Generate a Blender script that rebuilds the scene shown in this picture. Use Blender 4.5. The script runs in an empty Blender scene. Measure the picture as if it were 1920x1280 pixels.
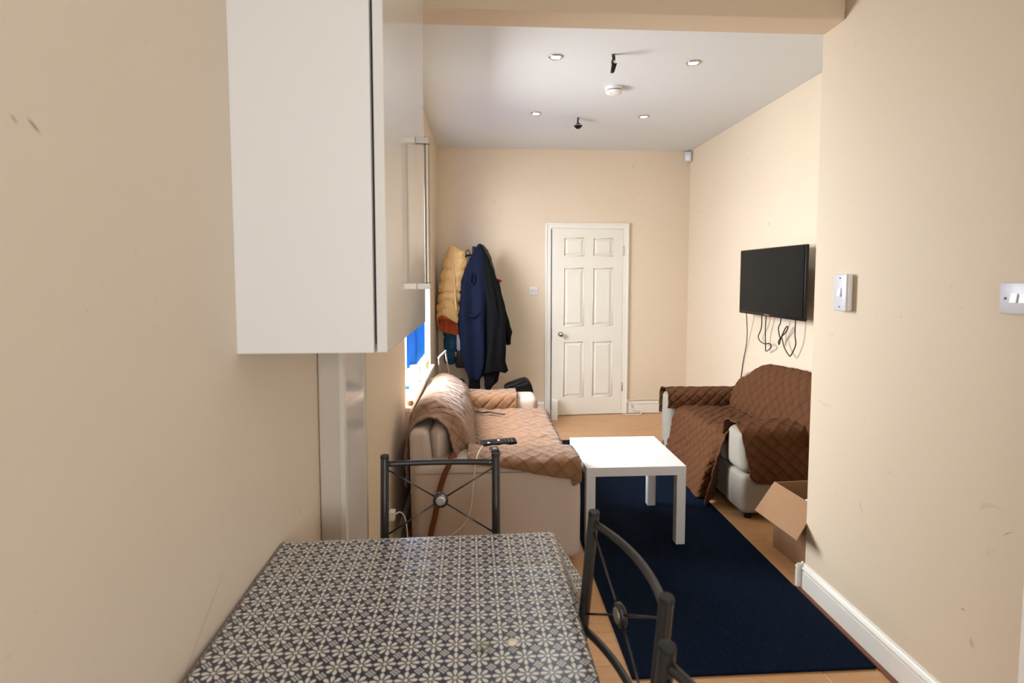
import bpy, bmesh, math, random
from mathutils import Vector, Matrix, noise
random.seed(7)
sc = bpy.context.scene
COL = sc.collection
PI = math.pi
R = math.radians

# ---------------------------------------------------------------- camera
cam = bpy.data.cameras.new('camera')
cam.sensor_width = 36; cam.sensor_fit = 'HORIZONTAL'
cam.lens = 18.75
cam.shift_y = -0.0310
cam.clip_start = 0.02
cam.dof.use_dof = True; cam.dof.focus_distance = 3.6; cam.dof.aperture_fstop = 4.0
camo = bpy.data.objects.new('camera', cam); COL.objects.link(camo)
camo.location = (0, 0, 1.4784)
camo.rotation_euler = (PI/2 - 0.0615, 0, -0.0561)
sc.camera = camo

# ---------------------------------------------------------------- light
sc.view_settings.view_transform = 'Standard'
sc.view_settings.look = 'None'
sc.view_settings.gamma = 1.0
sc.view_settings.use_curve_mapping = False
sc.view_settings.exposure = -0.2

w = bpy.data.worlds.new('world'); sc.world = w; w.use_nodes = True
bg = w.node_tree.nodes['Background']
bg.inputs[0].default_value = (0.86, 0.93, 1.0, 1); bg.inputs[1].default_value = 3.0

def area(name, loc, rot, sx, sy, energy, color):
    l = bpy.data.lights.new(name, 'AREA'); l.shape = 'RECTANGLE'; l.size = sx; l.size_y = sy
    l.energy = energy; l.color = color
    o = bpy.data.objects.new(name, l); COL.objects.link(o); o.location = loc; o.rotation_euler = rot
    return o
# daylight falling in through the living room window (left); second lamp: unseen fill added behind the camera
area('window_daylight', (-1.20, 3.96, 1.85), (0, R(-60), 0), 1.5, 1.7, 480, (0.92, 0.96, 1.0))
area('kitchen_daylight', (0.80, -2.45, 1.65), (R(90), 0, 0), 0.9, 1.3, 52, (0.96, 0.98, 1.0))

# ---------------------------------------------------------------- materials
def lin(c):
    c = c/255.0
    return c/12.92 if c <= 0.04045 else ((c+0.055)/1.055)**2.4
def rgb(r, g, b): return (lin(r), lin(g), lin(b), 1)

class NT:
    def __init__(s, name):
        s.m = bpy.data.materials.new(name); s.m.use_nodes = True
        s.t = s.m.node_tree; s.b = s.t.nodes['Principled BSDF']; s.out = s.t.nodes['Material Output']
    def n(s, typ, **kw):
        nd = s.t.nodes.new(typ)
        for k, v in kw.items(): setattr(nd, k, v)
        return nd
    def l(s, a, b): s.t.links.new(a, b)
    def val(s, x, sock):
        if isinstance(x, (int, float)): sock.default_value = x
        else: s.l(x, sock)
    def math(s, op, a, b=0.0, c=None):
        nd = s.n('ShaderNodeMath', operation=op)
        s.val(a, nd.inputs[0]); s.val(b, nd.inputs[1])
        if c is not None: s.val(c, nd.inputs[2])
        return nd.outputs[0]
    def mix(s, f, a, b, blend='MIX'):
        nd = s.n('ShaderNodeMix', data_type='RGBA', blend_type=blend)
        s.val(f, nd.inputs[0])
        for x, k in ((a, 6), (b, 7)):
            if isinstance(x, tuple): nd.inputs[k].default_value = x
            else: s.l(x, nd.inputs[k])
        return nd.outputs[2]
    def noise(s, scale, detail=3, rough=0.5, vec=None, dist=0.0):
        nd = s.n('ShaderNodeTexNoise'); nd.inputs['Scale'].default_value = scale
        nd.inputs['Detail'].default_value = detail; nd.inputs['Roughness'].default_value = rough
        nd.inputs['Distortion'].default_value = dist
        s.l(vec if vec is not None else s.obj(), nd.inputs['Vector'])
        return nd.outputs['Fac']
    def obj(s):
        if not hasattr(s, '_tc'): s._tc = s.n('ShaderNodeTexCoord')
        return s._tc.outputs['Object']
    def mapped(s, scale=(1, 1, 1), loc=(0, 0, 0), rot=(0, 0, 0), vec=None):
        nd = s.n('ShaderNodeMapping')
        nd.inputs['Scale'].default_value = scale; nd.inputs['Location'].default_value = loc; nd.inputs['Rotation'].default_value = rot
        s.l(vec if vec is not None else s.obj(), nd.inputs['Vector'])
        return nd.outputs[0]
    def ramp(s, f, lo, hi):
        nd = s.n('ShaderNodeMapRange'); nd.interpolation_type = 'SMOOTHSTEP'
        s.l(f, nd.inputs[0]); nd.inputs[1].default_value = lo; nd.inputs[2].default_value = hi
        return nd.outputs[0]
    def bump(s, h, strength=0.3, dist=0.01):
        nd = s.n('ShaderNodeBump'); nd.inputs['Strength'].default_value = strength; nd.inputs['Distance'].default_value = dist
        s.l(h, nd.inputs['Height']); s.l(nd.outputs[0], s.b.inputs['Normal'])
    def set(s, **kw):
        for k, v in kw.items():
            k = {'base': 'Base Color', 'rough': 'Roughness', 'metal': 'Metallic', 'spec': 'Specular IOR Level', 'coat': 'Coat Weight',
                 'coat_rough': 'Coat Roughness', 'sheen': 'Sheen Weight', 'emit': 'Emission Color', 'estr': 'Emission Strength', 'trans': 'Transmission Weight', 'alpha': 'Alpha'}[k]
            if isinstance(v, (int, float, tuple)): s.b.inputs[k].default_value = v
            else: s.l(v, s.b.inputs[k])
        return s

def simple(name, col, rough=0.5, metal=0.0, var=0.06, nscale=30, bump=0.0, bscale=200, **kw):
    t = NT(name)
    dark = tuple(c*(1-var*2) for c in col[:3]) + (1,)
    t.set(base=t.mix(t.noise(nscale), dark, col), rough=rough, metal=metal, **kw)
    if bump: t.bump(t.noise(bscale, 2), bump, 0.002)
    return t.m

def wall_mat(name, col, scuffs=(), stains=0.35, blot=0.05):
    t = NT(name)
    big = t.noise(1.7, 4, 0.6)
    c = t.mix(t.math('MULTIPLY', big, blot*4), col, tuple(x*0.86 for x in col[:3]) + (1,))
    sp = t.ramp(t.noise(9, 5, 0.62, dist=0.6), 0.665, 0.74)
    c = t.mix(t.math('MULTIPLY', sp, stains), c, rgb(150, 122, 92))
    fl = t.ramp(t.noise(38, 3, 0.5), 0.72, 0.76)
    c = t.mix(t.math('MULTIPLY', fl, stains), c, rgb(140, 112, 84))
    for (cy, cz, ln, wd, ang, k, colr) in scuffs:      # marks left on the paint, in metres on the wall
        v = t.mapped(loc=(0, -cy, -cz))
        v = t.mapped(rot=(ang, 0, 0), vec=v)
        v = t.mapped(scale=(0.0, 1/ln, 1/wd), vec=v)
        g = t.n('ShaderNodeVectorMath', operation='LENGTH'); t.l(v, g.inputs[0])
        mk = t.math('SUBTRACT', 1.0, t.ramp(g.outputs['Value'], 0.25, 1.0))
        c = t.mix(t.math('MULTIPLY', mk, k), c, colr)
    t.set(base=c, rough=0.62, spec=0.35)
    t.bump(t.noise(55, 4, 0.6), 0.09, 0.006)
    return t.m

CREAM = rgb(224, 207, 182)
M = {}
M['wall'] = wall_mat('cream wall paint', CREAM)
M['wall_kit_left'] = wall_mat('cream wall paint left', rgb(238, 225, 208), [  # same cream paint, lightened for the light on the left wall
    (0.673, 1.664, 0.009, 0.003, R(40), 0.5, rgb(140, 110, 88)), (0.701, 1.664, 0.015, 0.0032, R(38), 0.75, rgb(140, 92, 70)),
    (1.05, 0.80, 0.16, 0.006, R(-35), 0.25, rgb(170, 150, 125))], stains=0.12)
M['wall_kit_right'] = wall_mat('cream wall paint right', rgb(212, 195, 170), [  # same cream paint again, darkened for the dimmer right wall
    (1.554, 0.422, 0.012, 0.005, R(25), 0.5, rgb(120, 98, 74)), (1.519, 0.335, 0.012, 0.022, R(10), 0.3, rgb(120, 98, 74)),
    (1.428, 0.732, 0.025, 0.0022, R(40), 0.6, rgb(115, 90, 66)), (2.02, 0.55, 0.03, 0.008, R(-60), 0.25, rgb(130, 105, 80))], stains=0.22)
M['beam'] = wall_mat('cream beam paint', rgb(222, 202, 175), stains=0.15)
M['ceiling'] = wall_mat('white ceiling paint', rgb(219, 220, 219), stains=0.05, blot=0.02)
M['white_paint'] = simple('white gloss paint', rgb(236, 232, 222), 0.35, var=0.03, nscale=6)
M['door_paint'] = simple('off white door paint', rgb(236, 231, 218), 0.38, var=0.04, nscale=5)
M['cab_white'] = simple('white cabinet melamine', rgb(242, 242, 241), 0.45, var=0.01, nscale=3)
M['cab_gloss'] = simple('white high gloss front', rgb(236, 236, 234), 0.08, var=0.01, nscale=3, spec=0.35)
M['gloss_panel'] = simple('white gloss panel', rgb(226, 226, 226), 0.12, var=0.01, nscale=3, coat=0.5)
M['grey_paint'] = simple('greyish cream paint', rgb(222, 212, 200), 0.5, var=0.03, nscale=4)
M['dark_gap'] = simple('dark brown gap', rgb(70, 55, 42), 0.8)
M['steel'] = simple('brushed steel', rgb(190, 180, 168), 0.42, 1.0, nscale=60)
M['chrome'] = simple('polished chrome', rgb(205, 200, 195), 0.15, 1.0)
M['chair_metal'] = simple('dark grey powder coated steel', rgb(78, 78, 79), 0.27, 0.8, nscale=120, var=0.04)
M['black_plastic'] = simple('black plastic', rgb(10, 10, 11), 0.4, spec=0.3)
M['black_cap'] = simple('black rubber cap', rgb(26, 28, 28), 0.5)
M['screen'] = simple('black glossy screen', rgb(5, 5, 6), 0.16, var=0.02, spec=0.15)
M['white_plastic'] = simple('white plastic', rgb(235, 234, 231), 0.3, var=0.02)
M['grey_plastic'] = simple('pale grey plastic', rgb(205, 205, 210), 0.35, var=0.02)
M['laminate'] = simple('white laminate', rgb(208, 208, 208), 0.3, var=0.01, nscale=3)
M['red'] = simple('red fabric', rgb(205, 30, 40), 0.8)
M['red_led'] = NT('red standby light').set(base=rgb(180, 20, 20), emit=(1, 0.05, 0.05, 1), estr=1.2).m
M['brown_wood'] = simple('reddish brown wood strip', rgb(120, 66, 40), 0.5, nscale=14, var=0.15)
M['crack'] = simple('tan crack in paint', rgb(170, 130, 90), 0.8, nscale=60, var=0.2)
M['seam'] = simple('taupe seam thread', rgb(150, 132, 114), 0.9)
M['cable_black'] = simple('black cable', rgb(24, 20, 18), 0.5)
M['cable_white'] = simple('white cable', rgb(225, 215, 200), 0.5)

def fabric(name, col, var=0.12, scale=420, rough=0.95, sheen=0.0, patch=7, bump=0.35, quilt_dark=False):
    t = NT(name)
    a = tuple(x*(1-var) for x in col[:3]) + (1,); b = tuple(min(1, x*(1+var)) for x in col[:3]) + (1,)
    c = t.mix(t.noise(patch, 4, 0.6), a, b)
    c = t.mix(t.math('MULTIPLY', t.noise(scale, 2), 0.55), c, tuple(x*0.55 for x in col[:3]) + (1,))
    if quilt_dark:      # base colour darkened along the quilting lines
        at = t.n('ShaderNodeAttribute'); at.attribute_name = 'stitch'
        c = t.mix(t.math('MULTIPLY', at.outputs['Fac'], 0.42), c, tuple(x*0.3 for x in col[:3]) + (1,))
    t.set(base=c, rough=rough, sheen=sheen, spec=0.2)
    t.bump(t.noise(scale, 2), bump, 0.002)
    return t.m
M['sofa'] = fabric('cream sofa fabric', rgb(203, 184, 168), 0.05, 500, sheen=0.1)
M['sofa_grey'] = fabric('grey beige sofa fabric', rgb(164, 155, 143), 0.06, 500, sheen=0.1)
M['cover_tan'] = fabric('tan quilted cover', rgb(140, 101, 70), 0.10, 300, sheen=0.28, quilt_dark=True)
M['cover_brown'] = fabric('brown quilted cover', rgb(98, 62, 38), 0.12, 300, quilt_dark=True)
M['strap'] = fabric('brown elastic strap', rgb(120, 70, 40), 0.1, 300)
M['mustard'] = fabric('mustard puffer nylon', rgb(234, 192, 126), 0.06, 60, rough=0.55, bump=0.15)
M['orange'] = fabric('orange lining', rgb(205, 92, 48), 0.2, 60, rough=0.6, patch=30)
M['navy'] = fabric('navy wool', rgb(11, 19, 42), 0.15, 500)
M['black_cloth'] = fabric('black cloth', rgb(8, 8, 11), 0.12, 400)
M['olive'] = fabric('olive cotton', rgb(88, 90, 66), 0.12, 400)
M['dark_olive'] = fabric('dark olive cotton', rgb(24, 26, 20), 0.12, 400)
M['teal'] = fabric('teal puffer nylon', rgb(38, 84, 118), 0.08, 80, rough=0.5, bump=0.1)
M['white_cloth'] = fabric('white cloth', rgb(238, 240, 245), 0.03, 300)
M['seat_fabric'] = fabric('dark seat fabric', rgb(45, 45, 48), 0.1, 300)
M['card'] = NT('corrugated cardboard')
t = M['card']
cw = t.n('ShaderNodeTexWave'); cw.inputs['Scale'].default_value = 34; cw.inputs['Distortion'].default_value = 0.6; t.l(t.obj(), cw.inputs['Vector'])
t.set(base=t.mix(t.math('MULTIPLY', cw.outputs['Fac'], 0.35), t.mix(t.noise(25), rgb(146, 110, 78), rgb(158, 121, 88)), rgb(128, 95, 66)), rough=0.85)
M['card'] = t.m
M['purple'] = simple('purple print', rgb(78, 50, 140), 0.5)
M['blind'] = None
t = NT('blue vertical blind fabric')
tr = t.n('ShaderNodeBsdfTranslucent'); tr.inputs[0].default_value = rgb(40, 140, 225)
t.set(base=rgb(30, 112, 205), rough=0.9)
mx = t.n('ShaderNodeMixShader'); mx.inputs[0].default_value = 0.22
t.l(t.b.outputs[0], mx.inputs[1]); t.l(tr.outputs[0], mx.inputs[2]); t.l(mx.outputs[0], t.out.inputs[0]); M['blind'] = t.m
t = NT('window glass')
ts = t.n('ShaderNodeBsdfTransparent'); gl = t.n('ShaderNodeBsdfGlossy'); gl.inputs['Roughness'].default_value = 0.02
mx = t.n('ShaderNodeMixShader'); mx.inputs[0].default_value = 0.06
t.l(ts.outputs[0], mx.inputs[1]); t.l(gl.outputs[0], mx.inputs[2]); t.l(mx.outputs[0], t.out.inputs[0]); M['glass'] = t.m
M['lamp'] = NT('downlight led').set(base=rgb(255, 255, 255), emit=(0.9, 0.97, 1, 1), estr=28).m
t = NT('clear crumpled plastic')
ts = t.n('ShaderNodeBsdfTransparent'); ts.inputs[0].default_value = (0.8, 0.82, 0.72, 1); gl = t.n('ShaderNodeBsdfGlossy'); gl.inputs['Roughness'].default_value = 0.2
mx = t.n('ShaderNodeMixShader'); mx.inputs[0].default_value = 0.25
t.l(ts.outputs[0], mx.inputs[1]); t.l(gl.outputs[0], mx.inputs[2]); t.l(mx.outputs[0], t.out.inputs[0]); M['clear'] = t.m

# floor boards
t = NT('oak laminate')
oi = t.n('ShaderNodeObjectInfo')
ofs = t.n('ShaderNodeCombineXYZ'); t.l(t.math('MULTIPLY', oi.outputs['Random'], 37.0), ofs.inputs[0]); t.l(t.math('MULTIPLY', oi.outputs['Random'], 11.0), ofs.inputs[1])
va = t.n('ShaderNodeVectorMath', operation='ADD'); t.l(t.obj(), va.inputs[0]); t.l(ofs.outputs[0], va.inputs[1])
v1 = t.mapped(scale=(1.6, 22, 1), vec=va.outputs[0])
g = t.noise(2.2, 6, 0.62, vec=v1, dist=0.8)
v2 = t.mapped(scale=(3, 9, 1), vec=va.outputs[0])
kn = t.ramp(t.noise(1.3, 3, 0.5, vec=v2, dist=1.5), 0.66, 0.78)
c = t.mix(g, rgb(172, 124, 80), rgb(206, 162, 114))
c = t.mix(t.math('MULTIPLY', kn, 0.5), c, rgb(120, 80, 48))
c = t.mix(t.math('MULTIPLY', oi.outputs['Random'], 0.25), c, rgb(166, 118, 74))
t.set(base=c, rough=0.32); t.bump(g, 0.05, 0.002); M['oak'] = t.m

# navy ribbed rug
t = NT('navy ribbed rug')
vv = t.mapped(scale=(1, 1, 1))
wv = t.n('ShaderNodeTexWave', bands_direction='X'); wv.inputs['Scale'].default_value = 55; wv.inputs['Distortion'].default_value = 1.5; wv.inputs['Detail'].default_value = 2; t.l(vv, wv.inputs['Vector'])
c = t.mix(t.noise(160, 3), rgb(5, 11, 24), rgb(8, 28, 52))
c = t.mix(t.math('MULTIPLY', t.noise(3, 3), 0.3), c, rgb(4, 12, 26))
t.set(base=c, rough=1.0, spec=0.1); t.bump(t.math('ADD', wv.outputs['Fac'], t.noise(260, 2)), 0.6, 0.004); M['rug'] = t.m

# printed tablecloth: rows of eight petal flowers with bead columns and clusters of dots between them
t = NT('navy and white printed oilcloth')
P = 0.0440
uvn = t.n('ShaderNodeUVMap')
sx = t.n('ShaderNodeSeparateXYZ'); t.l(uvn.outputs[0], sx.inputs[0])
def cell(sock, off):
    a = t.math('ADD', t.math('DIVIDE', sock, P), off)
    return t.math('SUBTRACT', t.math('FRACT', a), 0.5)
u = cell(sx.outputs[0], 0.5); v = cell(sx.outputs[1], 0.5)
r = t.math('SQRT', t.math('ADD', t.math('MULTIPLY', u, u), t.math('MULTIPLY', v, v)))
an = t.math('ARCTAN2', v, u)
k = t.math('DIVIDE', an, PI/4)
da = t.math('MULTIPLY', t.math('SUBTRACT', t.math('FRACT', t.math('ADD', k, 0.5)), 0.5), PI/4)
across = t.math('ABSOLUTE', t.math('MULTIPLY', r, t.math('SINE', da)))
along = t.math('MULTIPLY', r, t.math('COSINE', da))
# teardrop: half width grows outwards then closes
w1 = t.math('MULTIPLY', t.math('SUBTRACT', along, 0.095), 0.42)
w2 = t.math('MULTIPLY', t.math('SQRT', t.math('MAXIMUM', t.math('SUBTRACT', 0.475, along), 0.0)), 0.32)
hw = t.math('MINIMUM', t.math('MINIMUM', w1, w2), 0.086)
pet = t.ramp(t.math('SUBTRACT', hw, across), -0.008, 0.014)
dot = t.math('SUBTRACT', 1.0, t.ramp(r, 0.072, 0.095))
# 3x3 dot cluster about the cell corner (turned 45 degrees)
u2 = cell(sx.outputs[0], 0.0); v2 = cell(sx.outputs[1], 0.0)
a1 = t.math('DIVIDE', t.math('ADD', u2, v2), 0.165); b1 = t.math('DIVIDE', t.math('SUBTRACT', u2, v2), 0.165)
fa = t.math('SUBTRACT', t.math('FRACT', t.math('ADD', a1, 0.5)), 0.5); fb = t.math('SUBTRACT', t.math('FRACT', t.math('ADD', b1, 0.5)), 0.5)
rr = t.math('SQRT', t.math('ADD', t.math('MULTIPLY', fa, fa), t.math('MULTIPLY', fb, fb)))
dd = t.math('SUBTRACT', 1.0, t.ramp(rr, 0.32, 0.44))
lim = t.math('MULTIPLY', t.math('LESS_THAN', t.math('ABSOLUTE', a1), 1.5), t.math('LESS_THAN', t.math('ABSOLUTE', b1), 1.5))
msk = t.math('MAXIMUM', t.math('MAXIMUM', pet, dot), t.math('MULTIPLY', dd, lim))
c = t.mix(msk, t.mix(t.noise(30), rgb(27, 31, 60), rgb(36, 40, 70)), rgb(232, 230, 220))
t.set(base=c, rough=0.30, spec=0.7, coat=0.6, coat_rough=0.16); t.bump(t.noise(9, 3), 0.12, 0.012); M['cloth'] = t.m

# ---------------------------------------------------------------- mesh helpers
class B:
    """collects shapes into one mesh"""
    def __init__(s): s.bm = bmesh.new()
    def box(s, x0, x1, y0, y1, z0, z1, bev=0.0, seg=2):
        r = bmesh.ops.create_cube(s.bm, size=1)
        vs = r['verts']
        for v in vs: v.co = Vector(((x0+x1)/2 + v.co.x*(x1-x0), (y0+y1)/2 + v.co.y*(y1-y0), (z0+z1)/2 + v.co.z*(z1-z0)))
        if bev:
            es = list({e for v in vs for e in v.link_edges})
            bmesh.ops.bevel(s.bm, geom=es, offset=bev, segments=seg, profile=0.5, affect='EDGES')
        return s
    def hexa(s, p):
        """8 corners: bottom ring of 4, top ring of 4"""
        v = [s.bm.verts.new(q) for q in p]
        for f in ((3, 2, 1, 0), (4, 5, 6, 7), (0, 1, 5, 4), (1, 2, 6, 5), (2, 3, 7, 6), (3, 0, 4, 7)): s.bm.faces.new([v[i] for i in f])
        return s
    def prism(s, pts, ax, a0, a1):
        """outline pts in the two other axes, pushed from a0 to a1 along axis ax"""
        def put(p, a):
            q = list(p); q.insert(ax, a); return Vector(q)
        lo = [s.bm.verts.new(put(p, a0)) for p in pts]; hi = [s.bm.verts.new(put(p, a1)) for p in pts]
        n = len(pts)
        s.bm.faces.new(lo); s.bm.faces.new(hi[::-1])
        for i in range(n): s.bm.faces.new((lo[i], hi[i], hi[(i+1) % n], lo[(i+1) % n]))
        bmesh.ops.recalc_face_normals(s.bm, faces=s.bm.faces)
        return s
    def tube(s, pts, rad, n=10, smooth_pts=0):
        pts = [Vector(p) for p in pts]
        if smooth_pts: pts = catmull(pts, smooth_pts)
        rings = []; up = None
        for i, p in enumerate(pts):
            d = (pts[min(i+1, len(pts)-1)] - pts[max(i-1, 0)]).normalized()
            if up is None: up = Vector((0, 0, 1)) if abs(d.z) < 0.9 else Vector((1, 0, 0))
            a = d.cross(up).normalized(); b = a.cross(d).normalized(); up = b
            rr = rad[i] if isinstance(rad, list) else rad
            rings.append([s.bm.verts.new(p + a*math.cos(2*PI*k/n)*rr + b*math.sin(2*PI*k/n)*rr) for k in range(n)])
        for q, w_ in zip(rings, rings[1:]):
            for k in range(n): s.bm.faces.new((q[k], q[(k+1) % n], w_[(k+1) % n], w_[k]))
        s.bm.faces.new(rings[0][::-1]); s.bm.faces.new(rings[-1])
        return s
    def lathe(s, prof, c=(0, 0, 0), axis='Z', n=24):
        c = Vector(c); rings = []
        for (r_, h) in prof:
            ring = []
            for k in range(n):
                a = 2*PI*k/n
                q = Vector((r_*math.cos(a), r_*math.sin(a), h))
                if axis == 'Y': q = Vector((q.x, h, q.y))
                if axis == 'X': q = Vector((h, q.x, q.y))
                ring.append(s.bm.verts.new(c + q))
            rings.append(ring)
        for q, w_ in zip(rings, rings[1:]):
            for k in range(n): s.bm.faces.new((q[k], q[(k+1) % n], w_[(k+1) % n], w_[k]))
        s.bm.faces.new(rings[0][::-1]); s.bm.faces.new(rings[-1])
        bmesh.ops.recalc_face_normals(s.bm, faces=s.bm.faces)
        return s
    def ball(s, c, r_, sc_=(1, 1, 1), seg=14):
        o = bmesh.ops.create_uvsphere(s.bm, u_segments=seg, v_segments=seg//2+2, radius=r_)
        for v in o['verts']: v.co = Vector((v.co.x*sc_[0], v.co.y*sc_[1], v.co.z*sc_[2])) + Vector(c)
        return s
    def obj(s, name, mat, parent=None, smooth=False, label=None, mods=()):
        off = parent_origin(parent)
        me = bpy.data.meshes.new(name)
        for v in s.bm.verts: v.co -= off
        s.bm.to_mesh(me); s.bm.free()
        if smooth:
            for p in me.polygons: p.use_smooth = True
            if smooth == 'auto':
                me.set_sharp_from_angle(angle=R(40))
        me.materials.append(mat)
        o = bpy.data.objects.new(name, me); COL.objects.link(o)
        if parent: o.parent = parent
        if label: o['label'] = label
        return o

def parent_origin(p):
    v = Vector((0, 0, 0))
    while p is not None: v += p.location; p = p.parent
    return v

def catmull(pts, k):
    out = []
    n = len(pts)
    for i in range(n-1):
        p0, p1, p2, p3 = pts[max(i-1, 0)], pts[i], pts[i+1], pts[min(i+2, n-1)]
        for j in range(k):
            t_ = j/k
            out.append(0.5*((2*p1) + (p2-p0)*t_ + (2*p0-5*p1+4*p2-p3)*t_*t_ + (3*p1-p0-3*p2+p3)*t_**3))
    out.append(pts[-1]); return out

def tag(o, label, cat, group=None):
    o['label'] = label; o['category'] = cat
    if group: o['group'] = group
    return o
def thing(name, label, cat, loc=(0, 0, 0), group=None):
    o = bpy.data.objects.new(name, None); COL.objects.link(o); o.location = loc; o.empty_display_size = 0.05
    return tag(o, label, cat, group)
def struct(o):
    o['kind'] = 'structure'; return o
def copy_tree(o, parent=None):
    c_ = o.copy(); COL.objects.link(c_)
    if parent: c_.parent = parent
    for ch in list(o.children): copy_tree(ch, c_)
    return c_

def polyfn(pts, k=14):
    """arc length parametrised smooth curve through points"""
    ps = catmull([Vector(p) for p in pts], k)
    L = [0.0]
    for a, b in zip(ps, ps[1:]): L.append(L[-1] + (b-a).length)
    def f(s_):
        s_ = max(0.0, min(1.0, s_))*L[-1]
        lo, hi = 0, len(L)-1
        while hi-lo > 1:
            m_ = (lo+hi)//2
            if L[m_] <= s_: lo = m_
            else: hi = m_
        d = L[hi]-L[lo]
        return ps[lo].lerp(ps[hi], 0 if d == 0 else (s_-L[lo])/d)
    f.length = L[-1]
    return f
def sst(a, b, x):
    x = max(0.0, min(1.0, (x-a)/(b-a))); return x*x*(3-2*x)

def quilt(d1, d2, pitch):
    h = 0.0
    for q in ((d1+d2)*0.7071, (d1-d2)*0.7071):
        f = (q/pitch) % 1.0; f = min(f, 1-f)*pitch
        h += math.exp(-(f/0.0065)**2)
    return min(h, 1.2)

def cloth(name, fn, su, sv, mat, parent, step=0.007, pitch=0.062, qd=0.0085, wr=0.006, wscale=5.0, seed=0, thick=0.007, hem=True, label=None, bulge=0.004):
    """fn(a,b) with a,b in 0..1 gives a point; su,sv its size in metres"""
    nu = max(4, int(su/step)); nv = max(4, int(sv/step))
    off = parent_origin(parent)
    P_ = [[fn(i/nu, j/nv) for j in range(nv+1)] for i in range(nu+1)]
    vs = []; fs = []; st = []
    for i in range(nu+1):
        for j in range(nv+1):
            a = P_[min(i+1, nu)][j] - P_[max(i-1, 0)][j]; b = P_[i][min(j+1, nv)] - P_[i][max(j-1, 0)]
            nrm = a.cross(b)
            nrm = nrm.normalized() if nrm.length > 1e-9 else Vector((0, 0, 1))
            x, y = i/nu*su, j/nv*sv
            ww = noise.noise(Vector((x*wscale, y*wscale, seed*3.7)))*1.0 + 0.5*noise.noise(Vector((x*wscale*2.7, y*wscale*1.9, seed+9)))
            rid = 1-abs(noise.noise(Vector((x*wscale*1.3+3, y*wscale*2.2, seed*2.1))))*2
            wx, wy = x + 0.008*noise.noise(Vector((x*6, y*6, seed))), y + 0.008*noise.noise(Vector((x*6, y*6, seed+5)))
            q = quilt(wx, wy, pitch) if pitch else 0
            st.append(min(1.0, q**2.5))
            h = wr*ww + wr*0.6*max(0, rid-0.55) - qd*q + bulge*(noise.noise(Vector((x*17, y*17, seed+2))) if pitch else 0)
            if hem:
                e = min(x, su-x, y, sv-y)
                h += 0.004*math.exp(-((e-0.006)/0.006)**2)
            vs.append(P_[i][j] + nrm*h - off)
    W = nv+1
    for i in range(nu):
        for j in range(nv): fs.append((i*W+j, (i+1)*W+j, (i+1)*W+j+1, i*W+j+1))
    me = bpy.data.meshes.new(name); me.from_pydata(vs, [], fs)
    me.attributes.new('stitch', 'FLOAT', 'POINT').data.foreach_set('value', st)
    for p in me.polygons: p.use_smooth = True
    me.materials.append(mat)
    o = bpy.data.objects.new(name, me); COL.objects.link(o); o.parent = parent
    m_ = o.modifiers.new('thickness', 'SOLIDIFY'); m_.thickness = thick; m_.offset = 0
    if label: o['label'] = label
    return o

def cushion(b, x0, x1, y0, y1, z0, z1, bev=0.05, puff=0.02, axis='z', seg=4, seed=0):
    """rounded box subdivided and puffed"""
    bm = bmesh.new()
    bmesh.ops.create_cube(bm, size=1)
    for v in bm.verts: v.co = Vector(((x0+x1)/2+v.co.x*(x1-x0), (y0+y1)/2+v.co.y*(y1-y0), (z0+z1)/2+v.co.z*(z1-z0)))
    bmesh.ops.bevel(bm, geom=list(bm.edges), offset=bev, segments=seg, profile=0.5, affect='EDGES')
    bmesh.ops.subdivide_edges(bm, edges=[e for e in bm.edges if e.calc_length() > 0.09], cuts=9, use_grid_fill=True)
    c_ = Vector(((x0+x1)/2, (y0+y1)/2, (z0+z1)/2)); h = Vector(((x1-x0)/2, (y1-y0)/2, (z1-z0)/2))
    for v in bm.verts:
        d = v.co - c_; q = [d[i]/h[i] for i in range(3)]
        for i in range(3):
            o_ = [q[j] for j in range(3) if j != i]
            v.co[i] += puff*q[i]*max(0, 1-o_[0]**2)*max(0, 1-o_[1]**2)
        v.co += Vector((1, 1, 1))*0.003*noise.noise(v.co*6+Vector((seed, 0, 0)))
    me = bpy.data.meshes.new('tmp'); bm.to_mesh(me); bm.free()
    b.bm.from_mesh(me); bpy.data.meshes.remove(me)
    return b

# ================================================================ SETTING
HC = 2.81
fl = struct(B().box(-0.75, 2.40, -2.35, 5.95, -0.12, -0.014).obj('floor', M['oak']))
# boards run across the room; each is a piece of the floor
PW = 0.192
lens = [1.28, 0.94, 0.61, 0.38]
bmesh_cache = {}
def plank_mesh(ln):
    if ln not in bmesh_cache:
        b = B(); b.box(0, ln-0.0012, 0, PW-0.0012, -0.013, 0.0, 0.0012, 1)
        me = bpy.data.meshes.new('plank'); b.bm.to_mesh(me); b.bm.free(); me.materials.append(M['oak']); bmesh_cache[ln] = me
    return bmesh_cache[ln]
y = 0.0; row = 0
while y < 5.84:
    x = -0.62 - [0, 0.4, 0.85, 0.2, 0.6][row % 5]*0.0
    first = [1.28, 0.61, 0.94, 0.38][row % 4]
    xl = 2.26
    ln = first
    while x < xl - 0.05:
        rem = xl - x
        use = ln if ln <= rem else round(rem, 3)
        o = bpy.data.objects.new('plank', plank_mesh(use)); COL.objects.link(o); o.parent = fl; o.location = (x, y, 0.0)
        x += use; ln = 1.28
    y += PW; row += 1

# kitchen walls
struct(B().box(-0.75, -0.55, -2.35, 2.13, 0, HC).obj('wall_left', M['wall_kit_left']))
struct(B().box(1.526, 1.64, -2.35, 2.37, 0, HC).obj('wall_right', M['wall_kit_right']))
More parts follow.
